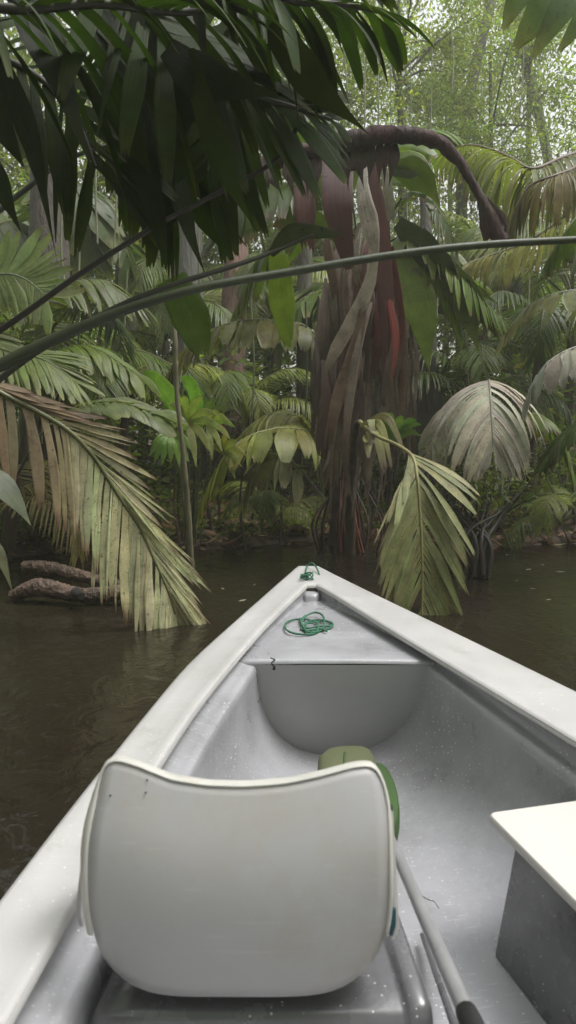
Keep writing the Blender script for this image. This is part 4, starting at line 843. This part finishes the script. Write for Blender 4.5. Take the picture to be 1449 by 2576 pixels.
# hanging vines in the canopy
for i in range(34):
    u = rng.choice([rng.uniform(480, 560), rng.uniform(800, 1000), rng.uniform(1020, 1420)]) if i < 14 else rng.uniform(100, 1400); d = rng.uniform(10, 14) if i < 14 else rng.uniform(6.9, 9.); v0 = rng.uniform(-60, 200) if i < 14 else rng.uniform(350, 800); v1 = v0 + rng.uniform(150, 500)
    mb = MB(); mb.tube([P(u, v0, d), P(u + rng.uniform(-8, 8), (v0 + v1) / 2, d), P(u + rng.uniform(-12, 12), v1, d)], .01, 5, (.14, .15, .08), n=16, ru=.2)
    tag(mb.build('vine', M['stem']), 'thin pale vine hanging between the trees' if i >= 14 else 'thin pale vine hanging through the far canopy', 'vine', 'thin vines hanging between the trees' if i >= 14 else 'thin vines hanging in the canopy')
# ---- undergrowth, leaf litter, bank plants
mb = MB()
def ug():
    d = rng.uniform(9.5, 20); u = rng.uniform(-150, 1600); p = P(u, 1288, d); top = 1.2 + (d - 9) * .33 + 1.4 * noise.noise(V((p.x * .5, p.y * .5, 9)))
    z = gz(p.x, p.y) + max(0, top) * rng.random() ** 1.1
    return V((p.x, p.y, z))
leafcloud(mb, ug, 42000, .17, [(.05, .08, .02), (.09, .13, .035), (.03, .045, .015), (.12, .14, .05)], vert=False)
tag(mb.build('undergrowth', M['leaf_far']), 'dense mixed undergrowth filling the forest behind the palms', 'undergrowth', kind='stuff')
mb = MB()
def bk():
    x = rng.uniform(-5, 6); y = shore(x) + abs(rng.gauss(0, .8)) ; k = 1.0 if x > 2 else (.5 if x < -.8 else .16)
    return V((x, y + .15, gz(x, y) + k * rng.random() * .9))
leafcloud(mb, bk, 9000, .09, [(.05, .075, .02), (.08, .12, .03), (.12, .14, .05)])
tag(mb.build('bank_plants', M['leaf_far']), 'small leafy ground plants along the water edge', 'ground cover', kind='stuff')
mb = MB()
for _ in range(2600):
    x = rng.uniform(-4.5, 5.5); y = shore(x) + rng.uniform(-.1, 2.2); z = gz(x, y) + rng.uniform(.0, .05)
    if z < 0: z = .006
    a = rng.uniform(0, 6.28); d = V((math.cos(a), math.sin(a), rng.uniform(-.2, .5))).normalized(); w_ = d.cross(V((rng.uniform(-.5, .5), rng.uniform(-.5, .5), 1))).normalized(); s = rng.uniform(.05, .22); p = V((x, y, z))
    c = jit(rng.choice([(.22, .11, .07), (.16, .08, .055), (.33, .24, .16), (.10, .055, .04)]), .3); wd = s * rng.uniform(.12, .4)
    mb.add([p, p + d * s * .5 + w_ * wd, p + d * s + V((0, 0, .02)), p + d * s * .5 - w_ * wd], [(0, 1, 2, 3)], [(0, 0), (.5, 0), (.5, 1), (0, 1)], [c] * 4)
tag(mb.build('leaf_litter', M['leaf_dry']), 'brown fallen leaves and twigs along the bank', 'leaf litter', kind='stuff')
mb = MB()
for i in range(90):
    x = rng.uniform(-4.2, 3.5); y = shore(x) + rng.uniform(-.25, 1.4); a = V((x, y, -.15)); h = rng.uniform(.3, 1.6)
    mb.tube([a, a + V((rng.uniform(-.1, .1), 0, h * .5)), a + V((rng.uniform(-.35, .35), rng.uniform(-.2, .2), h))], [.018, .012, .004], 5, jit((.06, .045, .03), .4), n=7)
tag(mb.build('thicket', M['stem']), 'tangle of thin dark dead stalks along the bank', 'thicket', kind='stuff')
# ---- log
lg = thing('log', PZ(200, 1480, .05), 'rotting brown log half sunk in the water at the left', 'log')
mb = MB(); mb.tube([P(30, 1500, 5.4), P(100, 1478, 5.35), P(200, 1497, 5.3), P(290, 1492, 5.3), P(348, 1478, 5.3)], [.04, .065, .05, .06, .035], 22, n=70, ru=.13); mb.build('lower_branch', M['log'], lg)
mb = MB(); mb.tube([P(60, 1425, 5.75), P(130, 1432, 5.7), P(230, 1455, 5.6), P(330, 1478, 5.5)], [.045, .055, .04, .03], 22, n=70, ru=.13); mb.build('upper_branch', M['log'], lg)
mb = MB(); mb.tube([P(190, 1490, 5.25), P(205, 1500, 5.1)], [.035, .025], 12, n=4, ru=.1); mb.build('knot', M['black'], lg)
# flat pale flecks added to stand for rain ripples on the water
for (u, v) in ((1330, 1432), (1365, 1420), (1410, 1438), (1300, 1460), (610, 1510), (640, 1470), (1380, 1508), (1275, 1395), (560, 1480), (1340, 1480)):
    p = PZ(u, v, .004); mb = MB(); a = rng.uniform(0, 3); d = V((math.cos(a), math.sin(a), 0)) * rng.uniform(.02, .05); w_ = V((-d.y, d.x, 0)) * .4
    mb.add([p - d, p + w_, p + d, p - w_], [(0, 1, 2, 3)], None, [(.25, .23, .18)] * 4)
    tag(mb.build('fallen_leaf', M['leaf_dry']), 'small pale leaf fleck floating on the brown water', 'leaf', 'pale flecks floating on the water')
# ---- humid air
mb = MB(); x0, x1, y0, y1, z0, z1 = -155, 155, -125, 185, -8, 30
vs = [V((x, y, z)) for z in (z0, z1) for y in (y0, y1) for x in (x0, x1)]
mb.add(vs, [(0, 2, 3, 1), (4, 5, 7, 6), (0, 1, 5, 4), (2, 6, 7, 3), (0, 4, 6, 2), (1, 3, 7, 5)])
m, nt = new_mat('humid_air'); pv = nd(nt, 'ShaderNodeVolumePrincipled'); pv.inputs['Color'].default_value = (.92, .92, .76, 1); pv.inputs['Density'].default_value = .006; pv.inputs['Anisotropy'].default_value = .3
out = nd(nt, 'ShaderNodeOutputMaterial'); nt.links.new(pv.outputs[0], out.inputs['Volume'])
if HAZE: tag(mb.build('haze', m, smooth=False), 'thin humid haze filling the air', 'haze', kind='stuff')
